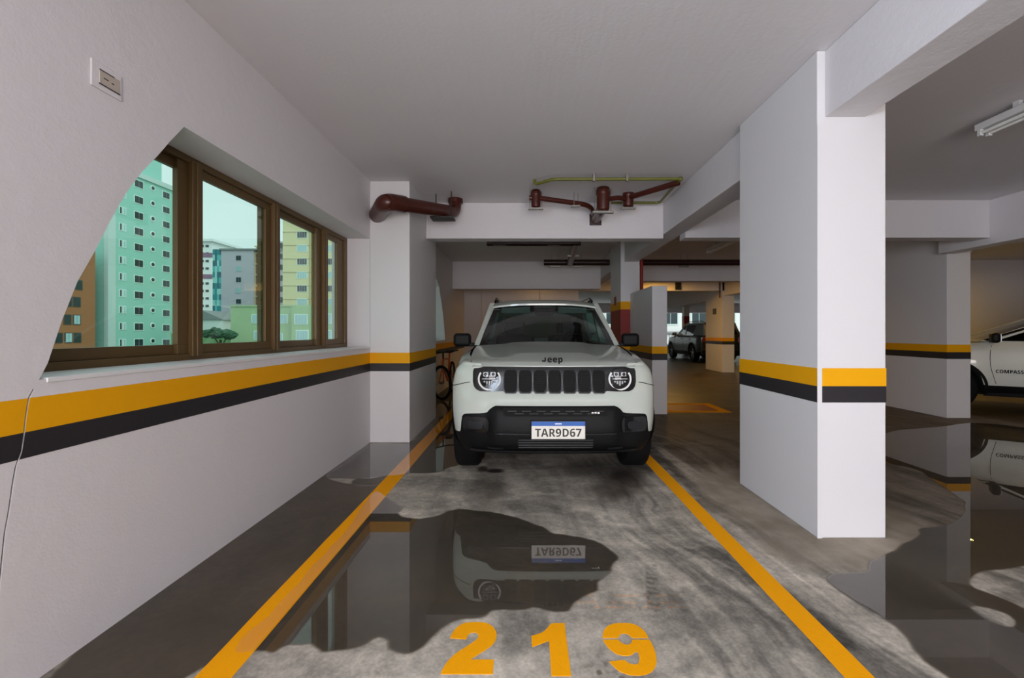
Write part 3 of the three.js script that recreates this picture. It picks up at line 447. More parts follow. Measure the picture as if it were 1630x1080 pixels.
function makeCar(P, name, label, pos, turn) {
  const car = thing(name, label, 'car', pos, turn), REAR = P.rear;
  // sides, one skin each, open at the wheel arches
  const low = (z) => { let y = 0.40; for (const a of [0, -2.57]) { const q = ARCH * ARCH - (z - a) ** 2; if (q > 0) y = Math.max(y, WR + Math.sqrt(q) + 0.03); } return y; };
  const zs = []; for (let i = 0; i <= 150; i++) zs.push(ZC + (REAR - ZC) * i / 150);
  for (const s of [-1, 1]) {
    const skin = (lo, hi) => grid(150, 14, (u, v) => { const z = ZC + (REAR - ZC) * (s > 0 ? u : 1 - u), pr = sideProfile(z, P), top = pr[pr.length - 1][1], a = lo(z), b = hi(z, top), y = a + v * (b - a); return [s * tab(pr.map((p) => [p[1], p[0]]))(y), y, z]; });
    part(car, 'body_side', skin(low, (z, t) => t), P.paint);
    part(car, 'sill_cladding', grid(60, 4, (u, v) => { const z = -0.40 + (-2.17 + 0.40) * (s > 0 ? u : 1 - u); const y = 0.24 + v * 0.165; return [s * (sideX(Math.max(y, 0.27), z, P) + 0.006), y, z]; }), K.trim);
    for (const a of [0, -2.57]) part(car, 'arch_cladding', grid(28, 2, (u, v) => { const th = -0.12 + (Math.PI + 0.24) * (s > 0 ? u : 1 - u), r = ARCH - 0.02 + 0.07 * v, y = WR + r * Math.sin(th), z = a + r * Math.cos(th) ; return [s * (sideX(Math.max(0.27, y), z, P) + 0.008 - 0.03 * (1 - v) * (1 - v)), y, z]; }), K.trim);
    const line = (pts) => new THREE.TubeGeometry(new THREE.CatmullRomCurve3(pts.map(([z, y]) => V(s * (sideX(y, z, P) + 0.0005), y, z))), 24, 0.0035, 5);
    part(car, 'front_door_gap', merge([line([[-0.62, 1.0], [-0.60, 0.9], [-0.60, 0.7], [-0.63, 0.55], [-0.66, 0.43]].map(([z, y]) => [z + (P.door || 0), y])), line([[-1.58, 1.05], [-1.58, 0.8], [-1.58, 0.43]])]), K.gap);
    part(car, 'rear_door_gap', line([[-2.45, 1.05], [-2.45, 0.9], [-2.35, 0.78], [-2.22, 0.6], [-2.16, 0.43]]), K.gap);
    for (const z of [-1.42, -2.28]) part(car, 'door_handle', bx(s * (sideX(0.92, z, P) + 0.002), s * (sideX(0.92, z, P) + 0.03), 0.905, 0.935, z - 0.09, z + 0.09, 0.01), P.paint);
    // window frame with two openings leaning inwards
    const A0 = P.A0, A1 = P.A1, BL = 1.06, RT = 1.555, R0 = REAR + 0.12;
    const lean = (g) => { const p = g.attributes.position; for (let i = 0; i < p.count; i++) { const z = -p.getX(i), y = p.getY(i), t = p.getZ(i), e = 1 - 0.10 * smooth(REAR + 0.5, REAR, z); p.setXYZ(i, s * ((0.768 - (y - BL) * 0.225) * e - t), y, z); } g.computeVertexNormals(); return g; };
    const outer = [[-A0, BL], [-R0, BL], [-R0 - 0.02 - 0.12, RT - 0.02].map((v, i) => (i ? v : -R0 - 0.14)), [-A1, RT]];
    const frontWin = [[-A0 + 0.20, BL + 0.02], [1.55, BL + 0.02], [1.55, RT - 0.07], [-A1 + 0.06, RT - 0.07]], rearWin = [[1.66, BL + 0.02], [2.52, BL + 0.02], [2.60, RT - 0.10], [2.50, RT - 0.07], [1.66, RT - 0.07]];
    part(car, 'window_frame', lean(extrudeFlat(outer, 0.05, [frontWin, rearWin])), P.paint);
    part(car, 'side_window', lean(extrudeFlat(frontWin, 0.004).translate(0, 0, 0.015)), P.sideGlass || K.tint); part(car, 'side_window', lean(extrudeFlat(rearWin, 0.004).translate(0, 0, 0.015)), P.sideGlass || K.tint);
    part(car, 'window_trim', merge([frontWin, rearWin].map((w) => lean(extrudeFlat(w.map((p) => { const c = w.reduce((a, q) => [a[0] + q[0] / w.length, a[1] + q[1] / w.length], [0, 0]); return [c[0] + (p[0] - c[0]) * 1.05, c[1] + (p[1] - c[1]) * 1.07]; }), 0.01, [w]).translate(0, 0, -0.002)))), K.gloss);
    // door mirror
    const mz = A0 - 0.13, mm = part(car, 'mirror', new RoundedBoxGeometry(0.19, 0.145, 0.10, 4, 0.04).translate(s * 0.915, 1.115, mz), P.mirror || K.trim);
    part(mm, 'mirror_arm', bx(s * 0.74, s * 0.87, 1.045, 1.085, mz - 0.04, mz + 0.03, 0.01), K.trim); part(mm, 'mirror_glass', bx(s * 0.84, s * 0.99, 1.06, 1.17, mz - 0.053, mz - 0.049), K.chrome);
    wheel(car, s * 0.73, 0, P); wheel(car, s * 0.73, -2.57, P);
    part(car, 'wheel_well', merge([bx(s * 0.45, s * 0.62, 0.25, 0.8, -0.42, 0.40), bx(s * 0.45, s * 0.62, 0.25, 0.8, -2.99, -2.15), bx(s * 0.45, s * 0.79, 0.74, 0.78, -0.40, 0.30), bx(s * 0.45, s * 0.79, 0.74, 0.78, -2.95, -2.2)]), K.gap);
    // roof rail
    part(car, 'roof_rail', pipe([V(s * 0.60, 1.58, A1 - 0.12), V(s * 0.60, 1.635, A1 - 0.3), V(s * 0.58, 1.65, REAR + 0.55), V(s * 0.58, 1.60, REAR + 0.4)], 0.016, 0.1, 8), K.gloss);
  }
  part(car, 'bonnet', slab(40, 30, hoodPt, [0, -0.01, 0]), P.paint);
  part(car, 'cowl', grid(20, 3, (u, v) => { const x = (2 * u - 1) * 0.76; return [x, 1.062 - 0.01 * v, -0.575 - 0.12 * v + 0.06 * (x / 0.76) ** 2 - 0.03]; }), K.trim);
  // windscreen and roof
  const A0 = P.A0, A1 = P.A1;
  const ws = (m, bow) => (u, v) => { const c = 2 * u - 1, hw = (0.725 - 0.125 * v) * m, z = A0 + v * (A1 - A0) + bow * (1 - c * c) * 0.07; return [c * hw, 1.055 + v * 0.462 + 0.02 * (1 - c * c) * v, z]; };
  part(car, 'windscreen', grid(24, 12, ws(0.99, 1)), K.glass);
  const band = (u0, u1, v0, v1, off) => grid(24, 8, (u, v) => { const p = ws(1, 1)(u0 + u * (u1 - u0), v0 + v * (v1 - v0)); return [p[0], p[1], p[2] + off]; });
  part(car, 'windscreen_border', merge([band(0, 0.045, 0, 1, 0.004), band(0.955, 1, 0, 1, 0.004), band(0.045, 0.955, 0.95, 1, 0.004), band(0.045, 0.955, 0, 0.05, 0.004), band(0.40, 0.60, 0.80, 0.95, 0.003)]), K.gloss);
  for (const s of [-1, 1]) part(car, 'pillar', grid(4, 16, (u, v) => { const a = ws(1.0, 1)(s > 0 ? 1 : 0, v), b = [s * (0.772 - 0.112 * v), a[1] + 0.012, a[2] - 0.09]; const t = s > 0 ? u : 1 - u, k = 0.02 * Math.sin(Math.PI * t); return [a[0] + (b[0] - a[0]) * t + s * k, a[1] + (b[1] - a[1]) * t + k, a[2] + (b[2] - a[2]) * t + 0.006 + k * 0.4]; }), P.pillar || P.paint);
  part(car, 'roof', slab(28, 24, (u, v) => { const c = 2 * u - 1, z = A1 + 0.03 + v * (REAR + 0.22 - A1 - 0.03) + 0.06 * (1 - c * c) * (1 - v); return [c * 0.665 * (1 - 0.06 * v), 1.553 + 0.075 * Math.pow(Math.sin(Math.PI * (0.12 + 0.76 * v)), 0.7) * 0.9 - 0.045 * Math.pow(Math.abs(c), 3.2) - 0.045 * (1 - smooth(0, 0.07, v)), z + 0.02 * (1 - smooth(0, 0.07, v))]; }, [0, -0.02, 0]), P.paint);
  for (const s of [-1, 1]) part(car, 'roof_ditch', bx(s * 0.565, s * 0.59, 1.575, 1.597, A1 - 0.25, A1 + 0.005, 0.004), K.gap);
  part(car, 'headliner', bx(-0.6, 0.6, 1.535, 1.545, REAR + 0.4, A1 - 0.05), K.liner);
  // tail
  { const lean = (g) => { const p = g.attributes.position; for (let i = 0; i < p.count; i++) { const y = p.getY(i); p.setZ(i, REAR + p.getZ(i) + 0.28 * smooth(1.0, 1.6, y)); } g.computeVertexNormals(); return g; };
    const out = [[-0.72, 0.30], [0.72, 0.30], [0.79, 0.45], [0.80, 0.9], [0.72, 1.06], [0.62, 1.57], [-0.62, 1.57], [-0.72, 1.06], [-0.80, 0.9], [-0.79, 0.45]], win = [[-0.60, 1.10], [0.60, 1.10], [0.53, 1.46], [-0.53, 1.46]];
    part(car, 'tailgate', lean(extrudeFlat(out, 0.05, [win])), P.paint); part(car, 'rear_window', lean(extrudeFlat(win, 0.004).translate(0, 0, 0.01)), P.sideGlass || K.glass);
    part(car, 'rear_bumper', bx(-0.8, 0.8, 0.28, 0.52, REAR - 0.06, REAR + 0.08, 0.04), K.trim);
    for (const s of [-1, 1]) part(car, 'tail_light', bx(s * 0.60, s * 0.79, 0.80, 1.0, REAR - 0.012, REAR + 0.10, 0.02), K.tail); }
  // underbody and cabin
  part(car, 'underbody', merge([bx(-0.6, 0.6, 0.24, 0.44, REAR + 0.1, 0.45), bx(-0.78, 0.78, 0.26, 0.42, -2.1, -0.45), bx(-0.44, 0.44, 0.3, 0.85, -0.6, 0.42)]), K.gap);
  const cab = part(car, 'dashboard', bx(-0.70, 0.70, 0.70, 1.03, -1.12, -0.68, 0.05), K.inner);
  part(cab, 'steering_wheel', new THREE.TorusGeometry(0.18, 0.016, 10, 30).rotateX(-0.35).translate(0.35, 1.02, -1.24), K.inner);
  for (const x of [-0.36, 0.36]) for (const z of [-1.75, -2.5]) { const st = part(car, 'seat', merge([bx(x - 0.25, x + 0.25, 0.62, 1.16, z - 0.08, z + 0.06, 0.05), bx(x - 0.25, x + 0.25, 0.45, 0.62, z, z + 0.5, 0.05)]), K.inner); part(st, 'headrest', bx(x - 0.13, x + 0.13, 1.17, 1.34, z - 0.06, z + 0.03, 0.035), K.inner); }
  part(car, 'rear_view_mirror', bx(-0.11, 0.11, 1.39, 1.445, A1 + 0.14, A1 + 0.18, 0.012), K.inner);
  for (const s of [-1, 1]) part(car, 'sun_visor', bx(s * 0.17, s * 0.52, 1.43, 1.53, A1 - 0.03, A1 - 0.01, 0.008), K.liner);
  // nose
  const face = [];
  part(car, 'front_panel', grid(90, 16, (u, v) => { const phi = (u - 0.5) * Math.PI, xr = Math.abs(0.83 * Math.pow(Math.abs(Math.sin(phi)), 2 / NP)), a = ybd(xr), y = a + v * (0.936 - a); return fasciaPt(phi, y); }), P.paint);
  part(car, 'wing_top', merge([-1, 1].map((s) => grid(40, 8, (u, v) => {          // shoulder between the nose, the wing and the bonnet edge
    const phi = s * (0.42 + 0.58 * (s > 0 ? u : 1 - u)) * Math.PI / 2, a = fasciaPt(phi, 0.934), zb = clamp(a[2], 0.3, 0.545), hz = Math.min(zb, 0.53), hx = Math.min(Math.abs(a[0]), hoodHalf(hz) + 0.002), x0 = hx / hoodHalf(hz), vv = clamp((0.53 - hz) / 1.19, 0, 1);
    const b = [s * hx, hoodPt((1 + s * x0) / 2, vv)[1], hz], t = v, k = 0.016 * Math.sin(Math.PI * t); return [a[0] + (b[0] - a[0]) * t + s * k * 0.5, a[1] + (b[1] - a[1]) * t + k, a[2] + (b[2] - a[2]) * t]; }))), P.paint);
  part(car, 'lower_bumper', grid(90, 18, (u, v) => { const phi = (u - 0.5) * Math.PI, xr = Math.abs(0.83 * Math.pow(Math.abs(Math.sin(phi)), 2 / NP)), b = ybd(xr), y = 0.25 + v * (b + 0.004 - 0.25), p = fasciaPt(phi, y); return [p[0], p[1], p[2] - 0.006]; }), K.trim);
  if (P.nose) P.nose(car);
  return car;
}
function renegadeNose(car) {
  const slotX = [-3, -2, -1, 0, 1, 2, 3].map((i) => i * 0.1145);
  const scallop = (x) => { const k = Math.abs(((x / 0.1145) % 1 + 1.5) % 1 - 0.5) * 0.1145; return Math.abs(x) < 0.405 ? 0.742 - 0.018 * smooth(0.055, 0.038, k) : 0.742; };
  const loF = (x) => { const e = 0.642 - Math.abs(x); return Math.max(scallop(x) + (Math.abs(x) > 0.41 ? -0.004 * smooth(0.41, 0.5, Math.abs(x)) : 0), e < 0.075 ? 0.812 - Math.sqrt(Math.max(0, 0.075 ** 2 - (0.075 - e) ** 2)) : 0); };
  const hiF = roundHi(-0.642, 0.642, 0.928, 0.035);
  part(car, 'grille_panel', frontPanel(-0.642, 0.642, loF, hiF, 0.012, 0.03, 160, 5), K.gloss, 'gloss black grille panel');
  for (const x of slotX) {
    const [lo, hi] = edges(x - 0.048, x + 0.048, 0.733, 0.906, 0.026);
    const s = part(car, 'grille_slot', frontPanel(x - 0.048, x + 0.048, lo, hi, 0.0135, 0.01, 16, 4), K.gap);
    const pts = []; for (let i = 0; i <= 12; i++) { const xx = x - 0.048 + 0.096 * i / 12; pts.push(V(xx, hi(xx), 0)); } for (let i = 12; i >= 0; i--) { const xx = x - 0.048 + 0.096 * i / 12; pts.push(V(xx, lo(xx), 0)); }
    pts.forEach((p) => { p.z = frontZ(p.x, p.y) + 0.015; });
    part(s, 'slot_frame', new THREE.TubeGeometry(new THREE.CatmullRomCurve3(pts, true, 'centripetal'), 70, 0.0042, 6, true), K.satin);
    const bars = []; for (let r = 0; r < 9; r++) { const y = 0.752 + r * 0.0168; for (let c = 0; c < 4; c++) { const xx = x - 0.033 + c * 0.022 + (r % 2) * 0.005 - 0.0025; const z = frontZ(xx, y) + 0.0145; bars.push(bx(xx - 0.0085, xx + 0.0085, y - 0.0022, y + 0.0022, z - 0.002, z + 0.003)); } }
    for (let c = 0; c < 3; c++) { const xx = x - 0.022 + c * 0.022, z = frontZ(xx, 0.82) + 0.0145; bars.push(bx(xx - 0.0014, xx + 0.0014, 0.745, 0.895, z - 0.002, z + 0.002)); }
    part(s, 'slot_mesh', merge(bars), K.trim);
  }
  for (const s of [-1, 1]) {
    const cx = s * 0.509, cy = 0.833, z = frontZ(cx, cy) + 0.016, h = part(car, 'headlight', rod(V(cx, cy, z - 0.03), V(cx, cy, z), 0.088, 0.088, 36), K.gap);
    part(h, 'light_ring', new THREE.TorusGeometry(0.083, 0.0075, 10, 48, Math.PI * 1.42).rotateZ(Math.PI * 0.79).translate(cx, cy, z + 0.006), K.drl, 'white daytime running ring');
    part(h, 'projector', merge([bx(cx - 0.052, cx - 0.006, cy + 0.018, cy + 0.058, z, z + 0.012, 0.006), bx(cx + 0.004, cx + 0.052, cy + 0.018, cy + 0.058, z, z + 0.012, 0.006)]), K.bezel);
    part(h, 'lens_module', merge([new THREE.SphereGeometry(0.014, 14, 10).translate(cx - 0.03, cy + 0.038, z + 0.008), new THREE.SphereGeometry(0.014, 14, 10).translate(cx + 0.03, cy + 0.038, z + 0.008)]), K.gloss);
    part(h, 'reflector', merge([bx(cx - 0.060, cx + 0.060, cy - 0.004, cy + 0.008, z, z + 0.010, 0.004), ...[-2, -1, 0, 1, 2].map((k) => { const g = bx(cx + k * 0.019 - 0.008, cx + k * 0.019 + 0.008, cy - 0.052 + Math.abs(k) * 0.012, cy - 0.012, z, z + 0.011, 0.004); return g; })]), K.bezel);
    part(h, 'headlight_glass', new THREE.SphereGeometry(0.2, 24, 8, 0, Math.PI * 2, 0, 0.455).rotateX(Math.PI / 2).translate(cx, cy, z - 0.165), K.lens);
    part(car, 'bumper_seam', new THREE.TubeGeometry(new THREE.CatmullRomCurve3([[0.818, 0.765], [0.80, 0.772], [0.76, 0.783], [0.71, 0.797], [0.665, 0.805]].map(([x, y]) => V(s * x, y, frontZ(s * x, y) + 0.0005))), 30, 0.003, 6), K.gap);
    // dummy fog pocket in the bumper corner
    const [lo, hi] = edges(cx + s * 0.105 - 0.105, cx + s * 0.105 + 0.105, 0.43, 0.545, 0.03);
    const x0 = cx + s * 0.105 - 0.105, x1 = cx + s * 0.105 + 0.105;
    const fr = frontPanel(x0, x1, lo, hi, 0.008, 0.02, 24, 4), pk = part(car, 'fog_pocket', fr, K.gloss);
    const [lo2, hi2] = edges(x0 + 0.045, x1 - 0.045, 0.455, 0.515, 0.025); part(pk, 'fog_blank', frontPanel(x0 + 0.045, x1 - 0.045, lo2, hi2, 0.02, 0.02, 20, 4), K.satin);
    part(car, 'bumper_fin', frontPanel(Math.min(s * 0.40, s * 0.52), Math.max(s * 0.40, s * 0.52), () => 0.30, () => 0.318, 0.012, 0.02, 12, 2), K.satin);
  }
  { const [lo, hi] = edges(-0.40, 0.40, 0.562, 0.622, 0.012); const u = part(car, 'upper_intake', frontPanel(-0.40, 0.40, lo, hi, 0.004, 0.02, 60, 3), K.gap);
    const bars = []; for (let i = 0; i < 7; i++) for (const r of [0, 1]) { const x = -0.33 + i * 0.11 + r * 0.055, y = 0.60 - r * 0.018; if (Math.abs(x) > 0.36) continue; const z = frontZ(x, y) + 0.006; bars.push(bx(x - 0.035, x + 0.035, y - 0.004, y + 0.004, z - 0.004, z + 0.004, 0.002)); } part(u, 'intake_bar', merge(bars), K.satin);
    const tx = merge([0, 1, 2].map((k) => { const x = 0.28 + k * 0.022, z = frontZ(x, 0.588) + 0.008; return bx(x - 0.008, x + 0.009, 0.582 + (k % 2) * 0.003, 0.594, z, z + 0.003, 0.001); })); part(car, 'emblem', tx, K.chrome, 'small silver emblem in the upper intake'); }
  { const [lo, hi] = edges(-0.29, 0.29, 0.315, 0.395, 0.015); const u = part(car, 'lower_intake', frontPanel(-0.29, 0.29, lo, hi, 0.004, 0.02, 40, 3), K.gap);
    const bars = []; for (let r = 0; r < 4; r++) { const y = 0.325 + r * 0.02, z = frontZ(0, y) + 0.002; bars.push(bx(-0.28, 0.28, y - 0.003, y + 0.003, z, z + 0.006)); } part(u, 'intake_bar', merge(bars), K.satin);
    for (const s of [-1, 1]) part(car, 'bumper_ledge', frontPanel(Math.min(s * 0.2, s * 0.46), Math.max(s * 0.2, s * 0.46), () => 0.425, () => 0.436, 0.012, 0.02, 16, 2), K.satin); }
  part(car, 'lip', frontPanel(-0.66, 0.66, () => 0.268, () => 0.285, 0.012, 0.03, 50, 2), K.satin);
  // registration plate
  { const cv = document.createElement('canvas'); cv.width = 800; cv.height = 260; const c = cv.getContext('2d'); c.fillStyle = '#e9e5dc'; c.fillRect(0, 0, 800, 260); c.fillStyle = '#1f5fb4'; c.fillRect(0, 0, 800, 66); c.fillStyle = '#e8eef6'; c.textAlign = 'center'; c.fillRect(350, 24, 100, 18); c.fillStyle = '#26241f'; c.font = 'bold 168px sans-serif'; c.textBaseline = 'alphabetic'; c.fillText('TAR9D67', 400, 226);
    const t = new THREE.CanvasTexture(cv); t.colorSpace = THREE.SRGBColorSpace; const y = 0.465, z = frontZ(0, y) + 0.02;
    const pl = part(car, 'number_plate', new RoundedBoxGeometry(0.412, 0.142, 0.012, 2, 0.005).translate(0.018, y, z - 0.002), K.satin, 'white and blue number plate');
    part(pl, 'plate_face', new THREE.PlaneGeometry(0.40, 0.13).translate(0.018, y, z + 0.0045), std(0xffffff, 0.4, 0, { map: t })); }
  { const jj = extrudeFlat([[-0.022, 0.014], [-0.022, 0.008], [-0.016, 0.001], [-0.006, 0], [0.004, 0.003], [0.009, 0.012], [0.009, 0.037], [-0.002, 0.037], [-0.002, 0.014], [-0.006, 0.010], [-0.010, 0.011], [-0.012, 0.016]], 0.006).translate(-0.064, -0.012, 0), ee = letters('eep', 0.052, 0.006); ee.translate(0.018, -0.004, 0); const tx = merge([jj, ee]); tx.rotateX(-0.5); tx.translate(-0.01, 0.972, 0.505); part(car, 'bonnet_lettering', tx, K.gap, 'dark maker lettering on the bonnet edge'); }
  part(car, 'antenna', rod(V(0.0, 1.62, -2.9), V(0.0, 1.86, -3.0), 0.004, 0.003), K.gap);
  for (const s of [-1, 1]) part(car, 'wiper', pipe([V(s * 0.2 - 0.3, 1.075, -0.70), V(s * 0.2 + 0.3, 1.10, -0.71)], 0.007, 0, 6), K.gap);
}
function simpleNose(car) {
  part(car, 'grille_panel', frontPanel(-0.6, 0.6, () => 0.80, roundHi(-0.6, 0.6, 0.91, 0.03), 0.01, 0.03, 60, 4), K.gloss);
  for (const s of [-1, 1]) part(car, 'headlight', frontPanel(Math.min(s * 0.56, s * 0.8), Math.max(s * 0.56, s * 0.8), () => 0.80, () => 0.90, 0.012, 0.03, 20, 4), K.chrome);
}
const paintWhite = phys(0xc3cac1, 0.32, { clearcoat: 1, clearcoatRoughness: 0.03 }), paintIvory = phys(0xd4d6cc, 0.32, { clearcoat: 1, clearcoatRoughness: 0.03 }), paintGrey = phys(0x14130f, 0.5, { clearcoat: 0.35, clearcoatRoughness: 0.1 });
makeCar({ paint: paintWhite, rear: -3.38, A0: -0.66, A1: -1.36, nose: renegadeNose, sideGlass: K.glass }, 'parked_car', 'white compact off-road car with round headlights and a seven slot grille in the bay', [0.23, 0, -4.01], 0);
const second = makeCar({ paint: paintIvory, rear: -3.55, A0: -0.36, A1: -1.45, door: 0.14, pillar: K.gloss, nose: simpleNose, rim: std(0x2a2b2d, 0.5, 0.4) }, 'parked_car', 'second white car standing behind the broad column', [7.03, 0, -7.50], -125 * Math.PI / 180);
{ const tx = letters('COMPASS', 0.05, 0.006); tx.scale(0.9, 1, 1); tx.rotateY(Math.PI / 2); tx.translate(sideX(0.62, -0.68, { rear: -3.55 }) + 0.002, 0.62, -0.655); part(second, 'door_lettering', tx, K.gap, 'dark lettering on the front door'); }
makeCar({ paint: paintGrey, rear: -3.5, A0: -0.6, A1: -1.4, nose: simpleNose, mirror: paintGrey }, 'parked_car', 'dark grey car parked by the far railing, tail towards the aisle', [7.63, 0, -20.5], Math.PI);

// ---------------------------------------------------------------- bicycle behind the wall pillar
{ const t = thing('bicycle', 'orange and black bicycle leaning behind the wall pillar', 'bicycle');
  const orange = std(0xc2511a, 0.35), R = 0.31, F = V(-1.47, R, -7.72), B = V(-1.46, R, -8.78), steer = 0.75;
  const wheelAt = (c, turn) => { const g = new THREE.Group(); g.name = 'wheel'; g.position.copy(c); g.rotation.y = Math.PI / 2 + turn; t.add(g); part(g, 'tyre', new THREE.TorusGeometry(R - 0.024, 0.024, 10, 40), K.rubber); part(g, 'rim', new THREE.TorusGeometry(R - 0.055, 0.008, 8, 40), K.rim);
    for (let k = 0; k < 16; k++) { const a = k * Math.PI / 8; part(g, 'spoke', rod(V(0, 0, 0), V(Math.cos(a) * (R - 0.05), Math.sin(a) * (R - 0.05), 0), 0.0015, 0.0015, 5), K.rim); } part(g, 'hub', rod(V(0, 0, -0.04), V(0, 0, 0.04), 0.02), K.rim); };
  wheelAt(F, steer); wheelAt(B, 0);
  const head = V(-1.465, 0.72, -7.86), headLow = V(-1.467, 0.60, -7.82), bb = V(-1.462, 0.28, -8.32), seatTop = V(-1.462, 0.80, -8.50), bar = V(-1.464, 0.84, -7.84), sx = Math.cos(steer), sz = Math.sin(steer);
  part(t, 'frame', merge([rod(head, seatTop.clone().setY(0.68), 0.017), rod(headLow, bb, 0.02), rod(bb, seatTop, 0.016), rod(bb, B, 0.011), rod(seatTop.clone().setY(0.66), B, 0.010), rod(headLow, head, 0.022)]), orange);
  part(t, 'fork', merge([rod(headLow, F.clone().add(V(0.05 * sx, 0, -0.05 * sz)), 0.012), rod(headLow, F.clone().add(V(-0.05 * sx, 0, 0.05 * sz)), 0.012)]), orange);
  part(t, 'stem', rod(head, bar, 0.016), K.gap); part(t, 'handlebar', pipe([bar.clone().add(V(-0.30 * sx, 0.03, 0.30 * sz - 0.0)), bar.clone().add(V(-0.1 * sx, 0, 0.1 * sz)), bar.clone().add(V(0.1 * sx, 0, -0.1 * sz)), bar.clone().add(V(0.32 * sx, 0.03, -0.32 * sz))], 0.013, 0.04, 8), K.gap);
  part(t, 'saddle', bx(-1.53, -1.40, 0.80, 0.85, -8.63, -8.38, 0.025), K.gap);
}

// ---------------------------------------------------------------- the town outside
const T = { teal: std(0x94c8ba, 0.8), corner: std(0xb9cdc8, 0.8), brown: std(0x9c6844, 0.9), frame: std(0xd6e6e0, 0.7), frameDark: std(0x4a4c48, 0.7), glass: std(0x2c3c40, 0.15), glassPale: std(0xa3c4c8, 0.2), lilac: std(0xc4bcc8, 0.85), brick: std(0x8f5a56, 0.9), cream: std(0xd9c9a0, 0.85), ledge: std(0xb2a47e, 0.85), yellow: std(0xd9cfa2, 0.85), green: std(0xa3bd94, 0.85), greenLow: std(0x6f9a6a, 0.9), white: std(0xe2e6e4, 0.8), purple: std(0x8a6a84, 0.8), aqua: [std(0x2f8f98, 0.6), std(0x64b8bc, 0.6), std(0x3f6f80, 0.6), std(0x9fd6d2, 0.6)], roof: std(0x8d8f90, 0.9), ground: std(0x7d8278, 0.95) };
const G0 = -9;
structure('ground', bx(-260, -2.6, G0 - 0.5, G0, -260, 60), T.ground, 'street level ground outside the window', 'ground');
function building(name, label, x0, x1, y1, z0, z1, mat) { const g = thing(name, label, 'building', [0, 0, 0]); part(g, 'wall', bx(x0, x1, G0, y1, z0, z1), mat); return g; }
function winX(b, X, y, z, w, h, frameMat, paneMat, split = 1) {        // window in a wall facing +x
  const f = part(b, 'window', bx(X - 0.05, X + 0.06, y - h / 2 - 0.12, y + h / 2 + 0.12, z - w / 2 - 0.12, z + w / 2 + 0.12), frameMat);
  for (let k = 0; k < split; k++) { const a = z - w / 2 + k * w / split + 0.03, e = z - w / 2 + (k + 1) * w / split - 0.03; part(f, 'pane', bx(X + 0.05, X + 0.09, y - h / 2, y + h / 2, a, e), paneMat); }
}
function winZ(b, x, y, Z, w, h, frameMat, paneMat, split = 1) {        // window in a wall facing +z
  const f = part(b, 'window', bx(x - w / 2 - 0.12, x + w / 2 + 0.12, y - h / 2 - 0.12, y + h / 2 + 0.12, Z - 0.05, Z + 0.06), frameMat);
  for (let k = 0; k < split; k++) { const a = x - w / 2 + k * w / split + 0.03, e = x - w / 2 + (k + 1) * w / split - 0.03; part(f, 'pane', bx(a, e, y - h / 2, y + h / 2, Z + 0.05, Z + 0.09), paneMat); }
}
{ const X = -70.5, b = building('apartment_tower', 'tall teal apartment tower with white framed windows and round portholes', X - 22, X, 30, -92, -74.3, T.teal);
  part(b, 'corner_strip', bx(X - 0.6, X + 0.12, G0, 29.4, -75.6, -74.2), T.corner); part(b, 'cornice', bx(X - 22.3, X + 0.3, 29.4, 30.3, -92.3, -74.0), T.corner);
  part(b, 'penthouse', bx(X - 14, X - 1.0, 30, 36, -86.5, -77), T.teal);
  for (let k = 0; k < 12; k++) { const y = 28.05 - 2.89 * k; winX(b, X, y, -86.3, 1.6, 1.15, T.frame, T.glass, 2); winX(b, X, y + 0.15, -80.2, 1.75, 1.2, T.frame, T.glass, 2);
    winX(b, X, y + 0.2, -76.6, 0.35, 1.1, T.frame, T.glass); winX(b, X, y + 0.2, -77.35, 0.35, 1.1, T.frame, T.glassPale);
    const o = part(b, 'porthole', rod(V(X - 0.05, y + 0.4, -83.2), V(X + 0.08, y + 0.4, -83.2), 0.55, 0.55, 20), T.frame); part(o, 'pane', rod(V(X + 0.05, y + 0.4, -83.2), V(X + 0.12, y + 0.4, -83.2), 0.34, 0.34, 18), T.glass);
    winZ(b, X - 4.6, y - 0.3, -74.3, 1.0, 1.4, T.frame, T.glass); winZ(b, X - 8.5, y - 0.3, -74.3, 1.4, 1.4, T.frame, T.glass); } }
{ const X = -70.3, b = building('brick_building', 'orange brown brick building with dark framed windows', -84, X, 14.6, -71.9, -57, T.brown), row = (py, list) => { for (const [px, pale] of list) { const d = -X * FOCAL / (VX - px); winX(b, X, EYE - (py - VY) * 67.5 / FOCAL, -d, 0.95, 1.35, T.frameDark, pale ? T.glassPale : T.glass, pale ? 2 : 1); } };
  row(538, [[93, 0], [109, 1], [123, 0], [70, 0]]); row(509, [[107, 0], [122, 1], [80, 1]]); row(480, [[108, 0], [122, 0], [90, 0]]); row(452, [[108, 0], [125, 0]]); row(424, [[108, 0], [125, 0]]);
  for (let q = 0; q < 8; q++) for (const z of [58.6, 60.6, 62.6]) winX(b, X, 11.3 - 2.77 * q, -z, 0.95, 1.35, T.frameDark, (q + z * 5) % 3 < 1 ? T.glassPale : T.glass); }
{ const Z = -165, k = 165 / 700, b = building('white_tower', 'distant white tower banded with purple stripes', (270 - VX) * k, (337 - VX) * k, 35.6, -180, Z, T.white);
  for (const py of [407, 441]) part(b, 'band', bx((270 - VX) * k - 0.1, (337 - VX) * k + 0.1, EYE - (py + 3 - VY) * k, EYE - (py - 4 - VY) * k, Z - 3, Z + 0.15), T.purple);
  part(b, 'ledge', bx((270 - VX) * k - 0.5, (337 - VX) * k + 1, 35.2, 36.1, -181, Z + 0.8), T.white);
  for (let i = 0; i < 9; i++) for (const px of [322, 330]) winZ(b, (px - VX) * k, EYE - (392 + i * 11.9 - VY) * k, Z, 1.3, 0.9, T.white, T.glass); }
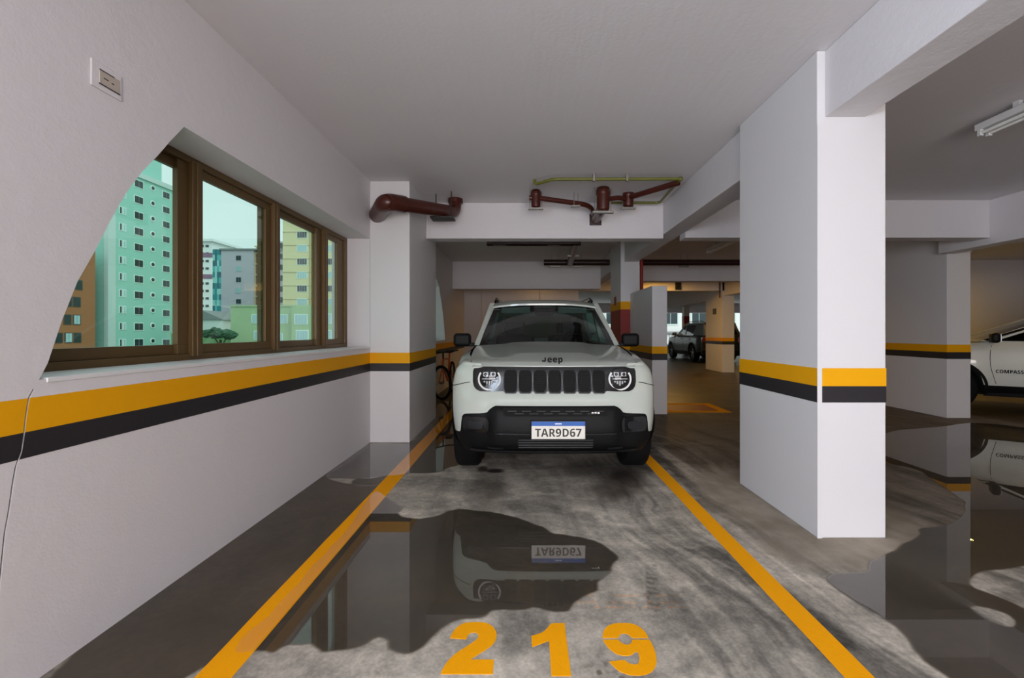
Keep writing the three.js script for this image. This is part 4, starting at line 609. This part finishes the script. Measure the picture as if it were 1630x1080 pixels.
{ const Z = -113, k = 113 / 700, x = (px) => (px - VX) * k, y = (py) => EYE - (py - VY) * k, b = building('lilac_building', 'lilac apartment block with a chequered blue stair tower and brick bays', x(352), x(404), y(397), -128, Z, T.lilac);
  part(b, 'coping', bx(x(350), x(450), y(398.5), y(396), -128, Z + 0.3), T.roof);
  part(b, 'stair_tower', bx(x(338), x(352), G0, y(397), -128, Z - 0.2), T.aqua[0]);
  for (let r = 0; r < 15; r++) for (let c = 0; c < 4; c++) part(b, 'panel', bx(x(338 + c * 3.5), x(341.5 + c * 3.5), y(397 + (r + 1) * 9), y(397 + r * 9), Z - 0.2, Z - 0.08), T.aqua[(r * 3 + c * 2 + ((r * c) % 3)) % 4]);
  part(b, 'brick_bay', bx(x(404), x(441), G0, y(400), -127, Z - 0.6), T.brick); part(b, 'grey_bay', bx(x(441), x(452), G0, y(384), -127, Z - 0.3), T.lilac);
  for (let r = 0; r < 6; r++) part(b, 'ledge', bx(x(404), x(441), y(403.5 + 17.3 * r), y(402 + 17.3 * r), Z - 0.7, Z - 0.4), T.cream); for (const px of [404, 416]) part(b, 'ledge', bx(x(px), x(px + 1), G0, y(400), Z - 0.7, Z - 0.38), T.cream);
  for (let r = 0; r < 6; r++) { winZ(b, x(380), y(411 + 17.3 * r), Z, 1.3, 1.2, T.lilac, r % 2 ? T.glassPale : T.glass, 2); winZ(b, x(446.5), y(391 + 17.3 * r), Z - 0.3, 0.9, 1.4, T.lilac, T.glass); }
  part(b, 'roof_tank', bx(x(393), x(420), y(397), y(389), -122, -117), T.cream); part(b, 'tank_lid', bx(x(391), x(422), y(389), y(387), -122.4, -116.6), T.cream); }
{ const Z = -92, k = 92 / 700, x = (px) => (px - VX) * k, y = (py) => EYE - (py - VY) * k, b = building('yellow_tower', 'pale yellow apartment tower with wide windows', x(450), x(600), 33, -108, Z, T.yellow);
  for (let r = -2; r < 8; r++) { part(b, 'ledge', bx(x(450), x(600), y(391.5 + 21.4 * r), y(390.5 + 21.4 * r), Z - 0.1, Z + 0.08), T.ledge); for (const px of [481, 526, 560]) winZ(b, x(px), y(374 + 21.4 * r), Z, 2.0, 1.25, T.frame, r % 2 ? T.glassPale : T.glass, 4); }
  part(b, 'downpipe', rod(V(x(494), G0, Z + 0.12), V(x(494), 32, Z + 0.12), 0.1), T.ledge); }
{ const Z = -74, k = 74 / 700, x = (px) => (px - VX) * k, y = (py) => EYE - (py - VY) * k, b = building('green_building', 'low green building in front of the pale yellow tower', x(367), x(600), y(488), -84, Z, T.green);
  part(b, 'projecting_bay', bx(x(470), x(600), G0, y(489), Z, Z + 1.2), T.green); part(b, 'parapet', bx(x(366), x(600), y(488.5), y(486), -84, Z + 0.15), T.green);
  for (const [px, py, w] of [[409, 508, 1.6], [409, 534, 0.8], [449, 508, 1.7], [446, 538, 0.7]]) winZ(b, x(px), y(py), Z, w, 1.3, T.frame, T.glassPale, 3);
  for (const [px, py, w] of [[485, 509, 2.0], [487, 534, 1.9], [527, 508, 1.0], [527, 534, 1.0]]) winZ(b, x(px), y(py), Z + 1.2, w, 1.5, T.frame, T.glassPale, 4); }
{ const b = building('white_house', 'small white house with a grey roof below the tree', -75, -66, 4.0, -108, -96, T.white); part(b, 'roof', extrudeFlat([[-75.4, 3.9], [-65.6, 3.9], [-70.5, 6]], 12.6).translate(0, 0, -108.3), T.roof); }
{ const b = building('green_annex', 'low pale green annex beside the tree', -66, -58, 0.8, -90, -82, T.greenLow); part(b, 'coping', bx(-66.2, -57.8, 0.8, 1.05, -90.2, -81.8), T.green); }
{ const b = building('white_block', 'white block facing the far railing with dark windows', 4, 24, 12, -48, -40, T.white); for (let i = 0; i < 6; i++) for (const yy of [2.6, -0.6, 5.6]) winZ(b, 8 + i * 2.6, yy, -40, 1.3, 1.3, T.frame, T.glass, 2); part(b, 'ledge', bx(4, 24, 1.0, 1.25, -40, -39.8), T.roof); }
{ // tree crown of leafy clumps on a trunk
  const t = thing('tree', 'dark green spreading tree before the lilac block', 'tree', [-48.5, G0, -70]), leaf = std(0x33563e, 0.9), bark = std(0x4a4034, 0.9);
  part(t, 'trunk', merge([rod(V(0, 0, 0), V(0, 9, 0), 0.3, 0.18), rod(V(0, 7.5, 0), V(1.5, 10, 0.3), 0.12, 0.06), rod(V(0, 7.8, 0), V(-1.5, 10, -0.2), 0.12, 0.06)]), bark);
  for (let k = 0; k < 16; k++) { const a = rnd() * 6.28, r = 1.75 * Math.sqrt(rnd()), g = new THREE.IcosahedronGeometry(0.55 + 0.35 * rnd(), 3), p = g.attributes.position; for (let i = 0; i < p.count; i++) { const f = 0.75 + 0.6 * vnoise(p.getX(i) * 5 + k * 9 + 60, p.getY(i) * 5 + p.getZ(i) * 4 + 60); p.setXYZ(i, p.getX(i) * f, p.getY(i) * f * 0.7, p.getZ(i) * f); } g.computeVertexNormals(); g.translate(r * Math.cos(a), 9.6 + 1.1 * rnd() * (1.2 - r / 2), r * Math.sin(a)); part(t, 'foliage', g, leaf); }
}
scene.traverse((o) => { if (o.isMesh) shade(o); });
renderer.render(scene, camera);
